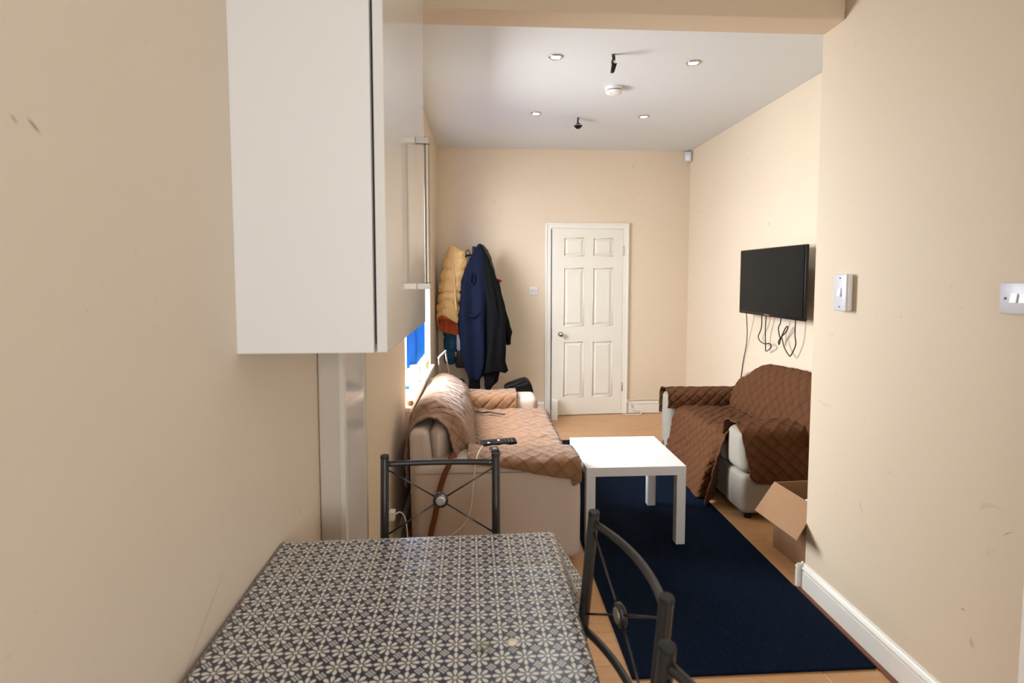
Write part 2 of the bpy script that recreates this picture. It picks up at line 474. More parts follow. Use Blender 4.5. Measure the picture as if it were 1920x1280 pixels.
# kitchen wall behind the camera with an unseen window added to let fill light in
struct(B().box(-0.75, -0.4, -2.35, -2.2, 0, HC).box(1.3, 1.64, -2.35, -2.2, 0, HC).box(-0.4, 1.3, -2.35, -2.2, 0, 1.0).box(-0.4, 1.3, -2.35, -2.2, 2.3, HC).obj('wall_front', M['wall']))
w2 = struct(B().box(-0.4, 1.3, -2.31, -2.25, 1.0, 1.06).box(-0.4, 1.3, -2.31, -2.25, 2.24, 2.3).box(-0.4, -0.34, -2.31, -2.25, 1.06, 2.24).box(1.24, 1.3, -2.31, -2.25, 1.06, 2.24).box(0.42, 0.48, -2.31, -2.25, 1.06, 2.24).obj('window_2', M['white_paint']))
B().box(-0.34, 0.42, -2.285, -2.28, 1.06, 2.24).obj('pane', M['glass'], w2); B().box(0.48, 1.24, -2.285, -2.28, 1.06, 2.24).obj('pane', M['glass'], w2)
# living room walls
WY0, WY1, WZ0, WZ1 = 3.19, 4.74, 0.70, 2.32
struct(B().box(-0.75, -0.46, 2.13, WY0, 0, HC).box(-0.75, -0.46, WY1, 5.86, 0, HC).box(-0.75, -0.46, WY0, WY1, 0, WZ0).box(-0.75, -0.46, WY0, WY1, WZ1, HC).obj('wall_left', M['wall']))
struct(B().box(2.22, 2.40, 2.25, 5.95, 0, HC).obj('wall_right', M['wall']))
struct(B().box(1.64, 2.22, 2.25, 2.37, 0, HC).obj('wall_front', M['wall']))
DX0, DX1, DZ = 0.725, 1.507, 1.99      # doorway
struct(B().box(-0.46, DX0, 5.65, 5.80, 0, HC).box(DX1, 2.22, 5.65, 5.80, 0, HC).box(DX0, DX1, 5.65, 5.80, DZ, HC).obj('wall_back', M['wall']))
struct(B().box(-0.75, 2.40, 5.86, 5.95, 0, HC).obj('wall_back', M['dark_gap']))
struct(B().box(-0.75, 2.40, -2.35, 5.95, HC, HC+0.1).obj('ceiling', M['ceiling']))
struct(B().box(-0.549, 1.525, 2.225, 2.372, 2.556, HC-0.001, 0.004).obj('trim_1', M['beam']))
# boxed-in pipe casing below the wall cabinet: painted face, white corner bead, glossy side panel
cas = struct(B().box(-0.549, -0.482, 1.80, 2.128, 0, 1.303).obj('trim_2', M['grey_paint']))
B().box(-0.4815, -0.464, 1.795, 1.83, 0, 1.303, 0.003).obj('corner_bead', M['white_paint'], cas)
B().box(-0.4815, -0.4665, 1.8305, 2.128, 0, 1.303, 0.002).obj('side_panel', M['gloss_panel'], cas)
B().box(-0.5495, -0.5475, 1.797, 1.7995, 0.0, 1.303).obj('crack', M['crack'], cas)

# baseboards (torus profile)
def skirting(name, axis, at, a0, a1, sgn, h=0.12, z0=0.004, off=0):
    """axis 'y': runs along y on plane x=at and projects sgn in x"""
    pr = [(0, 0), (0.018, 0), (0.018, h*0.70), (0.013, h*0.715), (0.013, h*0.745), (0.019, h*0.775), (0.021, h*0.83), (0.018, h*0.885), (0.011, h*0.92), (0.008, h*0.95), (0.006, h), (0, h)]
    b = B()
    if axis == 'y': b.prism([(at + sgn*p, z0+q) for p, q in pr], 1, a0, a1)
    else: b.prism([(at + sgn*p, z0+q) for p, q in pr], 0, a0, a1)
    return struct(b.obj(name, M['white_paint']))
skirting('baseboard_right', 'y', 1.526, -2.19, 2.389, -1)
skirting('baseboard_front', 'x', 2.37, 1.49, 2.21, 1)
skirting('baseboard_right', 'y', 2.22, 2.39, 5.62, -1)
skirting('baseboard_back', 'x', 5.65, -0.45, 0.664, -1, 0.13)
skirting('baseboard_back', 'x', 5.65, 1.568, 2.195, -1, 0.13)
skirting('baseboard_left', 'y', -0.46, 2.14, 5.62, 1, 0.12)
struct(B().box(1.487, 1.506, -2.19, 2.384, 0.0005, 0.010, 0.003).obj('trim_3', M['brown_wood']))
# door frame edge on the right kitchen wall, beside the light switch
struct(B().box(1.500, 1.5255, 1.27, 1.352, 0.13, 2.05, 0.004).obj('trim_4', M['white_paint']))

# ---- window_1 (left)
w1 = struct(B().box(-0.72, -0.66, WY0+0.001, WY1-0.001, WZ0+0.03, WZ0+0.09).box(-0.72, -0.66, WY0+0.001, WY1-0.001, WZ1-0.06, WZ1-0.001)
    .box(-0.72, -0.66, WY0+0.001, WY0+0.06, WZ0+0.09, WZ1-0.06).box(-0.72, -0.66, WY1-0.06, WY1-0.001, WZ0+0.09, WZ1-0.06).box(-0.715, -0.665, 3.935, 3.995, WZ0+0.09, WZ1-0.06).obj('window_1', M['white_paint']))
B().box(-0.694, -0.688, WY0+0.06, 3.935, WZ0+0.09, WZ1-0.06).obj('pane', M['glass'], w1)
B().box(-0.694, -0.688, 3.995, WY1-0.06, WZ0+0.09, WZ1-0.06).obj('pane', M['glass'], w1)
B().box(-0.745, -0.425, WY0-0.02, WY1+0.04, WZ0-0.035, WZ0-0.001, 0.008).obj('sill', M['white_paint'], w1)
# blind
bl = thing('vertical_blind', 'bright blue vertical blind hanging in the window, partly drawn open', 'blind', (-0.53, 4.1, 2.26))
B().box(-0.555, -0.505, WY0+0.02, WY1-0.02, 2.262, 2.30).obj('head_rail', M['white_plastic'], bl)
for i in range(8):
    yy = 4.655 - i*0.095
    a = R(62)
    dx, dy = 0.055*math.cos(a), 0.055*math.sin(a)
    b = B(); n_ = 6; row_ = []
    for kk in range(n_+1):
        s_ = -1+2*kk/n_; cx = 0.010*(1-s_*s_)
        row_.append((b.bm.verts.new((-0.53+dx*s_-cx*math.sin(a), yy+dy*s_+cx*math.cos(a), 0.80)), b.bm.verts.new((-0.53+dx*s_-cx*math.sin(a), yy+dy*s_+cx*math.cos(a), 2.262))))
    for p, q in zip(row_, row_[1:]): b.bm.faces.new((p[0], q[0], q[1], p[1]))
    o = b.obj('slat', M['blind'], bl, smooth=True); md = o.modifiers.new('thickness', 'SOLIDIFY'); md.thickness = 0.0012

# ---- door_1 (back)
arch = struct(B().box(DX0-0.052, DX0+0.006, 5.625, 5.6495, 0, DZ+0.052, 0.004).box(DX1-0.006, DX1+0.052, 5.625, 5.6495, 0, DZ+0.052, 0.004).box(DX0-0.052, DX1+0.052, 5.6255, 5.6495, DZ-0.006, DZ+0.052, 0.004)
    .box(DX0-0.056, DX0-0.036, 5.618, 5.6495, 0, DZ+0.056, 0.004).box(DX1+0.036, DX1+0.056, 5.618, 5.6495, 0, DZ+0.056, 0.004).box(DX0-0.056, DX1+0.056, 5.6185, 5.6495, DZ+0.036, DZ+0.056, 0.004).obj('trim_5', M['white_paint']))
door = bpy.data.objects.new('door_1', None); COL.objects.link(door); door.location = (1.496, 5.662, 0.006); struct(door)
DW, DH, DT = 0.762, 1.976, 0.036
def dpart(b, name, mat, **k):
    o = b.obj(name, mat, None, **k); o.parent = door; return o
b = B()                                   # leaf in door coordinates: x from 0 to -DW, face at y=-DT
xs = [(-DW, -0.640), (-0.423, -0.325), (-0.108, 0)]
zs = [(0, 0.19), (0.785, 0.955), (1.567, 1.69), (1.882, DH)]
for x0, x1 in xs: b.box(x0, x1, -DT, 0, 0, DH)
for z0, z1 in zs:
    for x0, x1 in ((-0.640, -0.423), (-0.325, -0.108)): b.box(x0, x1, -DT+0.0002, -0.0002, z0, z1)
for x0, x1 in ((-0.640, -0.423), (-0.325, -0.108)):
    for z0, z1 in zip([0.19, 0.955, 1.69], [0.785, 1.567, 1.882]): b.box(x0, x1, -DT*0.62, -0.004, z0, z1)
dpart(b, 'leaf', M['door_paint'])
for x0, x1 in ((-0.640, -0.423), (-0.325, -0.108)):
    for z0, z1 in zip([0.19, 0.955, 1.69], [0.785, 1.567, 1.882]):
        b = B(); yb, yf = -DT*0.62, -DT+0.003
        m_ = 0.026; i_ = 0.012
        b.hexa([(x0+i_, yb, z0+i_), (x1-i_, yb, z0+i_), (x1-i_, yb, z1-i_), (x0+i_, yb, z1-i_), (x0+i_+m_, yf, z0+i_+m_), (x1-i_-m_, yf, z0+i_+m_), (x1-i_-m_, yf, z1-i_-m_), (x0+i_+m_, yf, z1-i_-m_)])
        bmesh.ops.recalc_face_normals(b.bm, faces=b.bm.faces)
        dpart(b, 'panel', M['door_paint'])
        # ovolo moulding round the recess
        b = B(); r_ = 0.006
        for s0, s1 in (((x0, z0), (x1, z0)), ((x1, z0), (x1, z1)), ((x1, z1), (x0, z1)), ((x0, z1), (x0, z0))):
            b.tube([(s0[0], -DT+0.004, s0[1]), (s1[0], -DT+0.004, s1[1])], r_, 8)
        dpart(b, 'moulding', M['door_paint'], smooth=True)
kx, kz = -0.675, 0.868
dpart(B().lathe([(0.026, -DT), (0.026, -DT-0.004), (0.012, -DT-0.008), (0.011, -DT-0.028), (0.022, -DT-0.034), (0.027, -DT-0.045), (0.024, -DT-0.056), (0.012, -DT-0.061), (0.001, -DT-0.062)], (kx, 0, kz), 'Y'), 'door_knob', M['chrome'], smooth=True, label='round chrome door knob')
dpart(B().box(-DW-0.001, -DW+0.001, -0.03, -0.008, 0.80, 0.93), 'latch_plate', M['steel'])
for hz in (0.24, 1.70):
    dpart(B().lathe([(0.0055, 0), (0.007, 0.004), (0.007, 0.096), (0.0055, 0.10)], (0.006, -DT-0.003, hz), 'Z', 10), 'hinge', M['steel'], smooth='auto')
door.rotation_euler = (0, 0, R(4.0))

# ================================================================ DOWNLIGHTS and CEILING FITTINGS
def make_downlight(x, y_, label):
    t_ = thing('downlight', label, 'light', (x, y_, HC), 'recessed ceiling downlights')
    B().lathe([(0.030, -0.002), (0.030, -0.006), (0.034, -0.009), (0.042, -0.006), (0.044, -0.0005), (0.030, -0.0005)], (x, y_, HC), 'Z', 28).obj('ring', M['chrome'], t_, smooth=True)
    B().lathe([(0.029, -0.001), (0.029, -0.004), (0.001, -0.005)], (x, y_, HC), 'Z', 24).obj('lamp', M['lamp'], t_)
    return t_
dl = [(0.451, 3.30, 'lit recessed downlight at the near left of the ceiling group'), (1.318, 3.34, 'lit recessed downlight at the near right of the ceiling group'),
      (0.444, 4.421, 'lit recessed downlight at the far left, before the coats'), (1.348, 4.457, 'lit recessed downlight at the far right of the ceiling group')]
d0 = make_downlight(*dl[0])
for x, y_, lb in dl[1:]:
    c_ = copy_tree(d0); c_.location = (x, y_, HC); c_['label'] = lb
for i, (x, y_, lb) in enumerate(dl):
    l = bpy.data.lights.new('downlight_lamp', 'SPOT'); l.energy = 13; l.spot_size = R(125); l.spot_blend = 0.9; l.color = (0.93, 0.97, 1.0); l.shadow_soft_size = 0.03
    o = bpy.data.objects.new('downlight_lamp', l); COL.objects.link(o); o.location = (x, y_, HC-0.02)
# unseen downlights added over the kitchen to brighten its left wall and the cabinet
for i, (x, y_) in enumerate(((0.20, 0.25), (0.20, -0.95))):
    c_ = copy_tree(d0); c_.location = (x, y_, HC); c_['label'] = ['recessed kitchen downlight above the dining table, over the camera', 'recessed kitchen downlight behind the camera'][i]; c_['group'] = 'kitchen downlights'
    l = bpy.data.lights.new('downlight_lamp', 'SPOT'); l.energy = 12; l.spot_size = R(150); l.spot_blend = 0.9; l.color = (0.95, 0.97, 1.0); l.shadow_soft_size = 0.04
    o = bpy.data.objects.new('downlight_lamp', l); COL.objects.link(o); o.location = (x, y_, HC-0.02)
# smoke alarm
t_ = thing('smoke_alarm', 'round white smoke alarm in the middle of the ceiling', 'smoke alarm', (0.932, 3.80, HC))
B().lathe([(0.058, 0), (0.060, -0.018), (0.056, -0.021)], (0.932, 3.80, HC), 'Z', 32).obj('base', M['white_plastic'], t_, smooth='auto')
B().lathe([(0.051, -0.020), (0.051, -0.028), (0.030, -0.028)], (0.932, 3.80, HC), 'Z', 32).obj('vent_slot', M['dark_gap'], t_)
B().lathe([(0.055, -0.027), (0.057, -0.033), (0.050, -0.043), (0.030, -0.049), (0.001, -0.050)], (0.932, 3.80, HC), 'Z', 32).obj('cover', M['white_plastic'], t_, smooth='auto')
B().ball((0.905, 3.775, HC-0.046), 0.004).obj('indicator', M['dark_gap'], t_)
# two loose lamp connectors
t_ = thing('lamp_connector', 'black wire connector dangling from the ceiling nearer the beam', 'wire', (0.792, 3.25, HC), 'loose ceiling wires')
B().lathe([(0.012, 0), (0.010, -0.006), (0.004, -0.010), (0.001, -0.011)], (0.792, 3.25, HC), 'Z', 12).obj('hook', M['brown_wood'], t_)
B().tube([(0.792, 3.25, HC-0.008), (0.795, 3.25, HC-0.025), (0.789, 3.25, HC-0.045), (0.793, 3.25, HC-0.062)], 0.010, 8, 4).obj('wire', M['cable_black'], t_, smooth=True)
B().hexa([(0.776, 3.235, HC-0.105), (0.795, 3.235, HC-0.108), (0.795, 3.258, HC-0.108), (0.776, 3.258, HC-0.105), (0.782, 3.235, HC-0.06), (0.812, 3.235, HC-0.055), (0.812, 3.258, HC-0.055), (0.782, 3.258, HC-0.06)]).obj('connector_block', M['black_plastic'], t_)
B().box(0.788, 0.802, 3.233, 3.2345, HC-0.052, HC-0.042).obj('label_tab', M['white_plastic'], t_)
t_ = thing('lamp_connector', 'black cone shaped wire end dangling from the ceiling farther back', 'wire', (0.811, 4.53, HC), 'loose ceiling wires')
B().lathe([(0.012, 0), (0.010, -0.006), (0.004, -0.010), (0.001, -0.011)], (0.811, 4.53, HC), 'Z', 12).obj('hook', M['brown_wood'], t_)
B().tube([(0.811, 4.53, HC-0.008), (0.808, 4.53, HC-0.03), (0.811, 4.53, HC-0.05)], 0.007, 8, 4).obj('wire', M['cable_black'], t_, smooth=True)
B().lathe([(0.010, -0.042), (0.034, -0.062), (0.036, -0.068), (0.016, -0.088), (0.001, -0.09)], (0.811, 4.53, HC), 'Z', 16).obj('connector_cone', M['black_plastic'], t_, smooth='auto')
B().lathe([(0.0345, -0.060), (0.0375, -0.063), (0.0375, -0.067), (0.0345, -0.069)], (0.811, 4.53, HC), 'Z', 16).obj('rim', M['steel'], t_)
# motion sensor in the corner
t_ = thing('motion_sensor', 'small white alarm motion sensor high in the back corner', 'sensor', (2.19, 5.62, 2.74))
c0 = Vector((2.185, 5.615, 2.745))
b = B().box(-0.037, 0.037, -0.022, 0.022, -0.05, 0.05, 0.010, 3)
for v in b.bm.verts: v.co = Matrix.Rotation(R(-40), 3, 'Z') @ v.co + c0
b.obj('body', M['grey_plastic'], t_, smooth='auto')
b = B().box(-0.024, 0.024, -0.027, -0.020, -0.035, 0.01, 0.003)
for v in b.bm.verts: v.co = Matrix.Rotation(R(-40), 3, 'Z') @ v.co + c0
b.obj('lens', M['white_plastic'], t_)
B().tube([(2.19, 5.62, 2.745), (2.215, 5.645, 2.75)], 0.014, 8).obj('bracket', M['white_plastic'], t_)

# ================================================================ SWITCHES
def rocker(b, c, w_, h_, nx):      # tilted rocker standing off a plate
    pass
t_ = thing('light_switch', 'tall white surface box with one rocker switch near the wall corner', 'switch', (1.526, 2.15, 1.413))
B().box(1.500, 1.5255, 2.112, 2.190, 1.337, 1.489, 0.008, 3).obj('box', M['white_plastic'], t_, smooth='auto')
B().box(1.494, 1.4998, 2.111, 2.191, 1.336, 1.490, 0.004, 3).obj('plate', M['grey_plastic'], t_, smooth='auto')
B().hexa([(1.4938, 2.142, 1.396), (1.4938, 2.160, 1.396), (1.4938, 2.160, 1.432), (1.4938, 2.142, 1.432), (1.487, 2.142, 1.397), (1.487, 2.160, 1.397), (1.4915, 2.160, 1.432), (1.4915, 2.142, 1.432)]).obj('rocker', M['white_plastic'], t_)
for z_ in (1.353, 1.473): B().lathe([(0.0035, 0), (0.003, -0.0012), (0.0005, -0.0013)], (1.4938, 2.151, z_), 'X', 10).obj('screw', M['dark_gap'], t_)
t_ = thing('light_switch', 'white double plate with two rockers, cut by the right edge', 'switch', (1.526, 1.41, 1.417))
B().box(1.516, 1.5255, 1.356, 1.482, 1.372, 1.462, 0.003, 2).obj('plate', M['grey_plastic'], t_, smooth='auto')
for y0 in (1.446, 1.420):
    B().hexa([(1.5158, y0-0.018, 1.404), (1.5158, y0, 1.404), (1.5158, y0, 1.431), (1.5158, y0-0.018, 1.431), (1.509, y0-0.018, 1.405), (1.509, y0, 1.405), (1.5135, y0, 1.431), (1.5135, y0-0.018, 1.431)]).obj('rocker', M['white_plastic'], t_)
B().lathe([(0.0042, 0), (0.0038, -0.001), (0.0005, -0.0011)], (1.5158, 1.464, 1.416), 'X', 10).obj('screw', M['black_plastic'], t_)
t_ = thing('light_switch', 'small square white switch on the back wall left of the door', 'switch', (0.546, 5.65, 1.33))
B().box(0.503, 0.589, 5.638, 5.6495, 1.287, 1.373, 0.003).obj('plate', M['white_plastic'], t_, smooth='auto')
for x0 in (0.520, 0.548):
    B().box(x0, x0+0.024, 5.633, 5.6378, 1.312, 1.348, 0.002).obj('rocker', M['grey_plastic'], t_)
for x0 in (0.511, 0.581): B().lathe([(0.003, 0), (0.0005, -0.001)], (x0, 5.6378, 1.33), 'Y', 8).obj('screw', M['dark_gap'], t_)
t_ = thing('wall_socket', 'white socket low on the left wall behind the metal chair', 'socket', (-0.46, 2.45, 0.36))
B().box(-0.4595, -0.444, 2.375, 2.52, 0.315, 0.40, 0.003).obj('plate', M['white_plastic'], t_)
B().box(-0.4438, -0.415, 2.47, 2.515, 0.33, 0.375, 0.006).obj('plug', M['white_plastic'], t_)
tag(B().tube([(-0.416, 2.50, 0.352), (-0.395, 2.52, 0.352), (-0.375, 2.53, 0.32), (-0.365, 2.535, 0.24), (-0.362, 2.54, 0.12), (-0.36, 2.56, 0.006)], 0.0035, 8, 8).obj('charger_cable', M['cable_white'], smooth=True), 'thin white cable bending down from the socket by the metal chair', 'cable')
tag(B().tube([(2.19, 5.623, 0.15), (1.60, 5.623, 0.15), (1.60, 5.61, 0.10), (1.60, 5.60, 0.055), (1.66, 5.58, 0.05), (1.70, 5.57, 0.03), (1.69, 5.565, 0.006), (1.60, 5.56, 0.005), (1.53, 5.56, 0.005)], 0.006, 8, 6).obj('telephone_cable', M['cable_white'], smooth=True), 'white cable along the baseboard right of the door, looping to the floor', 'cable')
b = B(); b.hexa([(0.722, 5.42, 0), (0.772, 5.40, 0), (0.805, 5.55, 0), (0.73, 5.56, 0), (0.722, 5.42, 0.195), (0.772, 5.40, 0.185), (0.805, 5.55, 0.185), (0.73, 5.56, 0.195)])
bmesh.ops.recalc_face_normals(b.bm, faces=b.bm.faces)
tag(b.obj('door_stop', M['white_paint']), 'small white block standing on the floor against the foot of the door', 'door stop')

# ================================================================ WALL CABINET
t_ = thing('wall_cabinet', 'white gloss wall cabinet with a long steel bar handle', 'cabinet', (-0.38, 1.62, 1.306))
B().box(-0.5495, -0.246, 1.222, 1.240, 1.3062, 2.53).box(-0.5495, -0.246, 2.030, 2.048, 1.3062, 2.53).box(-0.5495, -0.246, 1.240, 2.030, 1.3062, 1.324).box(-0.5495, -0.246, 1.240, 2.030, 2.512, 2.53).box(-0.5495, -0.535, 1.240, 2.030, 1.324, 2.512).obj('carcass', M['cab_white'], t_)
dr = B().box(-0.239, -0.216, 1.221, 2.049, 1.3065, 2.53, 0.0015, 2).obj('cabinet_door', M['cab_gloss'], t_)
B().box(-0.2459, -0.2391, 1.25, 2.02, 1.33, 2.50).obj('gasket', M['dark_gap'], t_)  # dark strip in the gap behind the door, its shade put in as colour
hd = B().tube([(-0.180, 1.80, 1.440), (-0.180, 1.80, 1.938)], 0.0095, 16).obj('handle', M['steel'], dr, smooth='auto')
for z_ in (1.447, 1.925):
    B().box(-0.2158, -0.172, 1.79, 1.81, z_-0.010, z_+0.010, 0.001).obj('handle_post', M['steel'], dr)
for z_ in (1.459, 1.912): B().tube([(-0.180, 1.80, z_-0.001), (-0.180, 1.80, z_+0.001)], 0.0098, 16).obj('handle_joint', M['dark_gap'], dr)

# ================================================================ DINING TABLE, CLOTH, CHAIRS
TX0, TX1, TY0, TY1, TZ = -0.546, 0.190, 0.25, 1.452, 0.752
t_ = thing('dining_table', 'dining table hidden under the navy flowered cloth', 'table', ((TX0+TX1)/2, (TY0+TY1)/2, 0))
B().box(TX0, TX1, TY0, TY1, 0.722, TZ, 0.003).obj('tabletop', M['brown_wood'], t_)
B().box(TX0+0.05, TX1-0.05, TY0+0.05, TY0+0.07, 0.64, 0.7218).box(TX0+0.05, TX1-0.05, TY1-0.07, TY1-0.05, 0.64, 0.7218).box(TX0+0.05, TX0+0.07, TY0+0.07, TY1-0.07, 0.64, 0.7218).box(TX1-0.07, TX1-0.05, TY0+0.07, TY1-0.07, 0.64, 0.7218).obj('apron', M['brown_wood'], t_)
for x in (TX0+0.06, TX1-0.06):
    for y_ in (TY0+0.06, TY1-0.06): B().box(x-0.028, x+0.028, y_-0.028, y_+0.028, 0.0, 0.7215, 0.003).obj('leg', M['brown_wood'], t_)
TA = R(1.3); TC, TS = math.cos(TA), math.sin(TA)   # the table stands a little askew to the wall
rx_, ry_ = t_.location.x-TX0, t_.location.y-TY1
t_.location = (TX0 + rx_*TC - ry_*TS, TY1 + rx_*TS + ry_*TC, 0); t_.rotation_euler = (0, 0, TA)
# cloth: flat on top, hanging at the ends and on the right
def drape(s_, over, edge0, edge1, rad=0.012):
    return s_
ts_ = 0.012
L_, Rr, F_, N_ = 0.0, 0.20, 0.16, 0.12
xs_ = []
a = 0.0
def axis_pts(e0, e1, o0, o1, st):
    """signed cloth coordinates from e0-o0 to e1+o1"""
    n_ = int((e1+o1-(e0-o0))/st)+1
    return [e0-o0 + (e1+o1-(e0-o0))*i/n_ for i in range(n_+1)]
cu = axis_pts(TX0, TX1, 0.0, Rr, ts_); cv = axis_pts(TY0, TY1, N_, F_, ts_)
vs = []; uvs = []
for yy in cv:
    for xx in cu:
        px, py, pz = xx, yy, TZ+0.0025
        ox = max(0, xx-TX1); oy1 = max(0, yy-TY1); oy0 = max(0, TY0-yy)
        oy = max(oy1, oy0); sg = 1 if oy1 > 0 else -1
        if ox > 0 and oy == 0:
            # right overhang hangs almost plumb with soft waves, flaring out at the far corner
            fl_ = 0.055*sst(TY1-0.40, TY1-0.02, yy) + 0.006*math.sin(yy*23)
            px = TX1 + 0.004 + (0.004 + ox*fl_/Rr*1.2); pz -= ox*(0.985 if fl_ < 0.02 else 0.93)
        elif oy > 0 and ox == 0:
            py = (TY1 if sg > 0 else TY0) + sg*(0.005 + 0.01*oy/0.16*(1+math.sin(xx*19))); pz -= oy*0.98
        elif ox > 0 and oy > 0:
            # corner: cloth gathers into a cone
            m_ = max(ox, oy); dmn = min(ox, oy)
            px = TX1 + 0.008 + 0.066*ox/Rr*(1.0) + dmn*0.28; py = (TY1 if sg > 0 else TY0) + sg*(0.006 + 0.02*oy/0.16 + dmn*0.10)
            pz -= m_*0.93 + dmn*0.12
        # crease line pressed into the cloth and light unevenness
        pz += 0.0026*math.exp(-((xx+0.200)/0.006)**2)*sst(0.9, 1.05, yy)*(1-sst(1.30, 1.40, yy)) + 0.0012*noise.noise(Vector((xx*7, yy*7, 0)))
        pz += 0.002*math.exp(-((yy-1.275)/0.010)**2)
        qx, qy = px-TX0, py-TY1
        vs.append((TX0 + qx*TC - qy*TS, TY1 + qx*TS + qy*TC, pz)); uvs.append((xx+0.019, yy+0.010))
fs = []
W = len(cu)
for j in range(len(cv)-1):
    for i in range(W-1): fs.append((j*W+i, j*W+i+1, (j+1)*W+i+1, (j+1)*W+i))
me = bpy.data.meshes.new('tablecloth'); me.from_pydata(vs, [], fs)
uvl = me.uv_layers.new(name='UVMap')
for lp in me.loops: uvl.data[lp.index].uv = uvs[lp.vertex_index]
for p in me.polygons: p.use_smooth = True
me.materials.append(M['cloth'])
o = bpy.data.objects.new('tablecloth', me); COL.objects.link(o)
tag(o, 'navy tablecloth printed with rows of small white flowers', 'tablecloth')
md = o.modifiers.new('thickness', 'SOLIDIFY'); md.thickness = 0.0015; md.offset = 1
# bits left on the cloth
b = B().ball((0.057, 1.006, TZ+0.009), 0.0105, (1, 0.75, 0.6), 12)
for v in b.bm.verts: v.co += Vector((1, 1, 1))*0.002*noise.noise(v.co*180)
tag(b.obj('crumb', simple('cream crumb', rgb(238, 226, 208), 0.7), smooth=True), 'small cream crumb lying on the flowered tablecloth', 'crumb')
b = B(); random.seed(3)
bmesh.ops.create_grid(b.bm, x_segments=7, y_segments=6, size=0.5)
for v in b.bm.verts:
    v.co = Vector((v.co.x*0.030-0.001, v.co.y*0.024+0.994, TZ+0.0075+0.006*noise.noise(v.co*4.0)+0.010*max(0, v.co.x*v.co.x-0.1)+0.004*random.random()))
tag(b.obj('plastic_wrapper', M['clear']), 'scrap of crumpled clear plastic on the tablecloth beside the crumb', 'wrapper')

def make_chair(label, dip):
    t_ = thing('dining_chair', label, 'chair', (0, 0, 0), 'metal dining chairs')
    m_ = M['chair_metal']
    def back(z):   # rake of the back post in y
        return -0.045*(0.94-z)/0.49 if z > 0.45 else -0.045 + 0.10*((0.45-z)/0.45)**1.5
    for s_ in (-1, 1):
        x = 0.168*s_
        o = B().tube([(x, back(z), z) for z in (0.002, 0.1, 0.2, 0.3, 0.4, 0.45, 0.55, 0.7, 0.85, 0.931)], 0.0128, 14).obj('back_post', m_, t_, smooth='auto')
        B().lathe([(0.0132, 0), (0.0136, 0.004), (0.0125, 0.009), (0.001, 0.0095)], (x, back(0.931), 0.931), 'Z', 14).obj('post_cap', M['black_cap'], o, smooth='auto')
        B().tube([(0.165*s_, -0.375, 0.435), (0.172*s_, -0.385, 0.2), (0.178*s_, -0.39, 0.002)], 0.0115, 12).obj('front_leg', m_, t_, smooth='auto')
        B().tube([(0.166*s_, -0.05, 0.425), (0.165*s_, -0.375, 0.425)], 0.010, 10).obj('side_rail', m_, t_, smooth=True)
    def bow(z):
        return [(0.168*k_, back(z) + dip*(1-k_*k_), z) for k_ in [i/8-1 for i in range(17)]]
    B().tube(bow(0.912), 0.0085, 10).obj('top_rail', m_, t_, smooth=True)
    B().tube(bow(0.664), 0.0085, 10).obj('lower_rail', m_, t_, smooth=True)
    cz = 0.80; cy = back(cz) + 0.004
    for s_ in (-1, 1):
        for z_ in (0.898, 0.700):
            dz = (z_-cz); e = Vector((0.163*s_, back(z_), z_)); c_ = Vector((0, cy, cz)); d_ = (e-c_).normalized()
            B().tube([c_ + d_*0.021, e], 0.0026, 8).obj('cross_wire', m_, t_, smooth=True)
    B().lathe([(0.013, -0.007), (0.020, -0.0075), (0.0235, -0.004), (0.0235, 0.004), (0.020, 0.0075), (0.013, 0.007)], (0, cy, cz), 'Y', 24).obj('disc_ring', m_, t_, smooth=True)
    B().lathe([(0.012, -0.0095), (0.0145, -0.009), (0.0155, -0.006), (0.0155, 0.006), (0.0145, 0.009), (0.012, 0.0095)], (0, cy, cz), 'Y', 20).obj('disc_centre', M['steel'], t_)
    cushion(B(), -0.185, 0.185, -0.40, -0.075, 0.436, 0.478, 0.018, 0.006).obj('seat', M['seat_fabric'], t_, smooth=True)
    B().tube([(-0.165, -0.375, 0.425), (0.165, -0.375, 0.425)], 0.010, 10).obj('front_rail', m_, t_, smooth=True)
    return t_
ch = make_chair('dark metal dining chair at the far end of the table, back crossed by wires', 0.010)
ch.location = (-0.128, 1.605, 0)
c2 = make_chair('dark metal dining chair', 0.030); c2.location = (0.2835, 1.0205, 0); c2.rotation_euler = (0, 0, R(-80.7)); c2['label'] = 'dark metal dining chair with bowed rails on the right of the table'
c3 = copy_tree(c2); c3.location = (0.288, 0.570, 0); c3.rotation_euler = (0, 0, R(-84)); c3['label'] = 'dark metal dining chair nearest the camera, only one post showing at bottom'

# ================================================================ RUG and COFFEE TABLE
b = B().box(0.545, 1.482, 1.845, 4.70, 0.001, 0.010, 0.003, 2)
tag(b.obj('rug', M['rug']), 'long navy blue ribbed rug under the coffee table', 'rug')
t_ = thing('coffee_table', 'low square white coffee table standing on the blue rug', 'coffee table', (0.834, 3.066, 0.011))
cx, cy, h_ = 0.834, 3.066, 0.275
B().box(cx-h_, cx+h_, cy-h_, cy+h_, 0.400, 0.450, 0.0015, 2).obj('tabletop', M['laminate'], t_)
for sx_ in (-1, 1):
    for sy_ in (-1, 1):
        x = cx+sx_*(h_-0.0255); y_ = cy+sy_*(h_-0.0255)
        B().box(x-0.025, x+0.025, y_-0.025, y_+0.025, 0.011, 0.3998, 0.0015, 2).obj('leg', M['laminate'], t_)

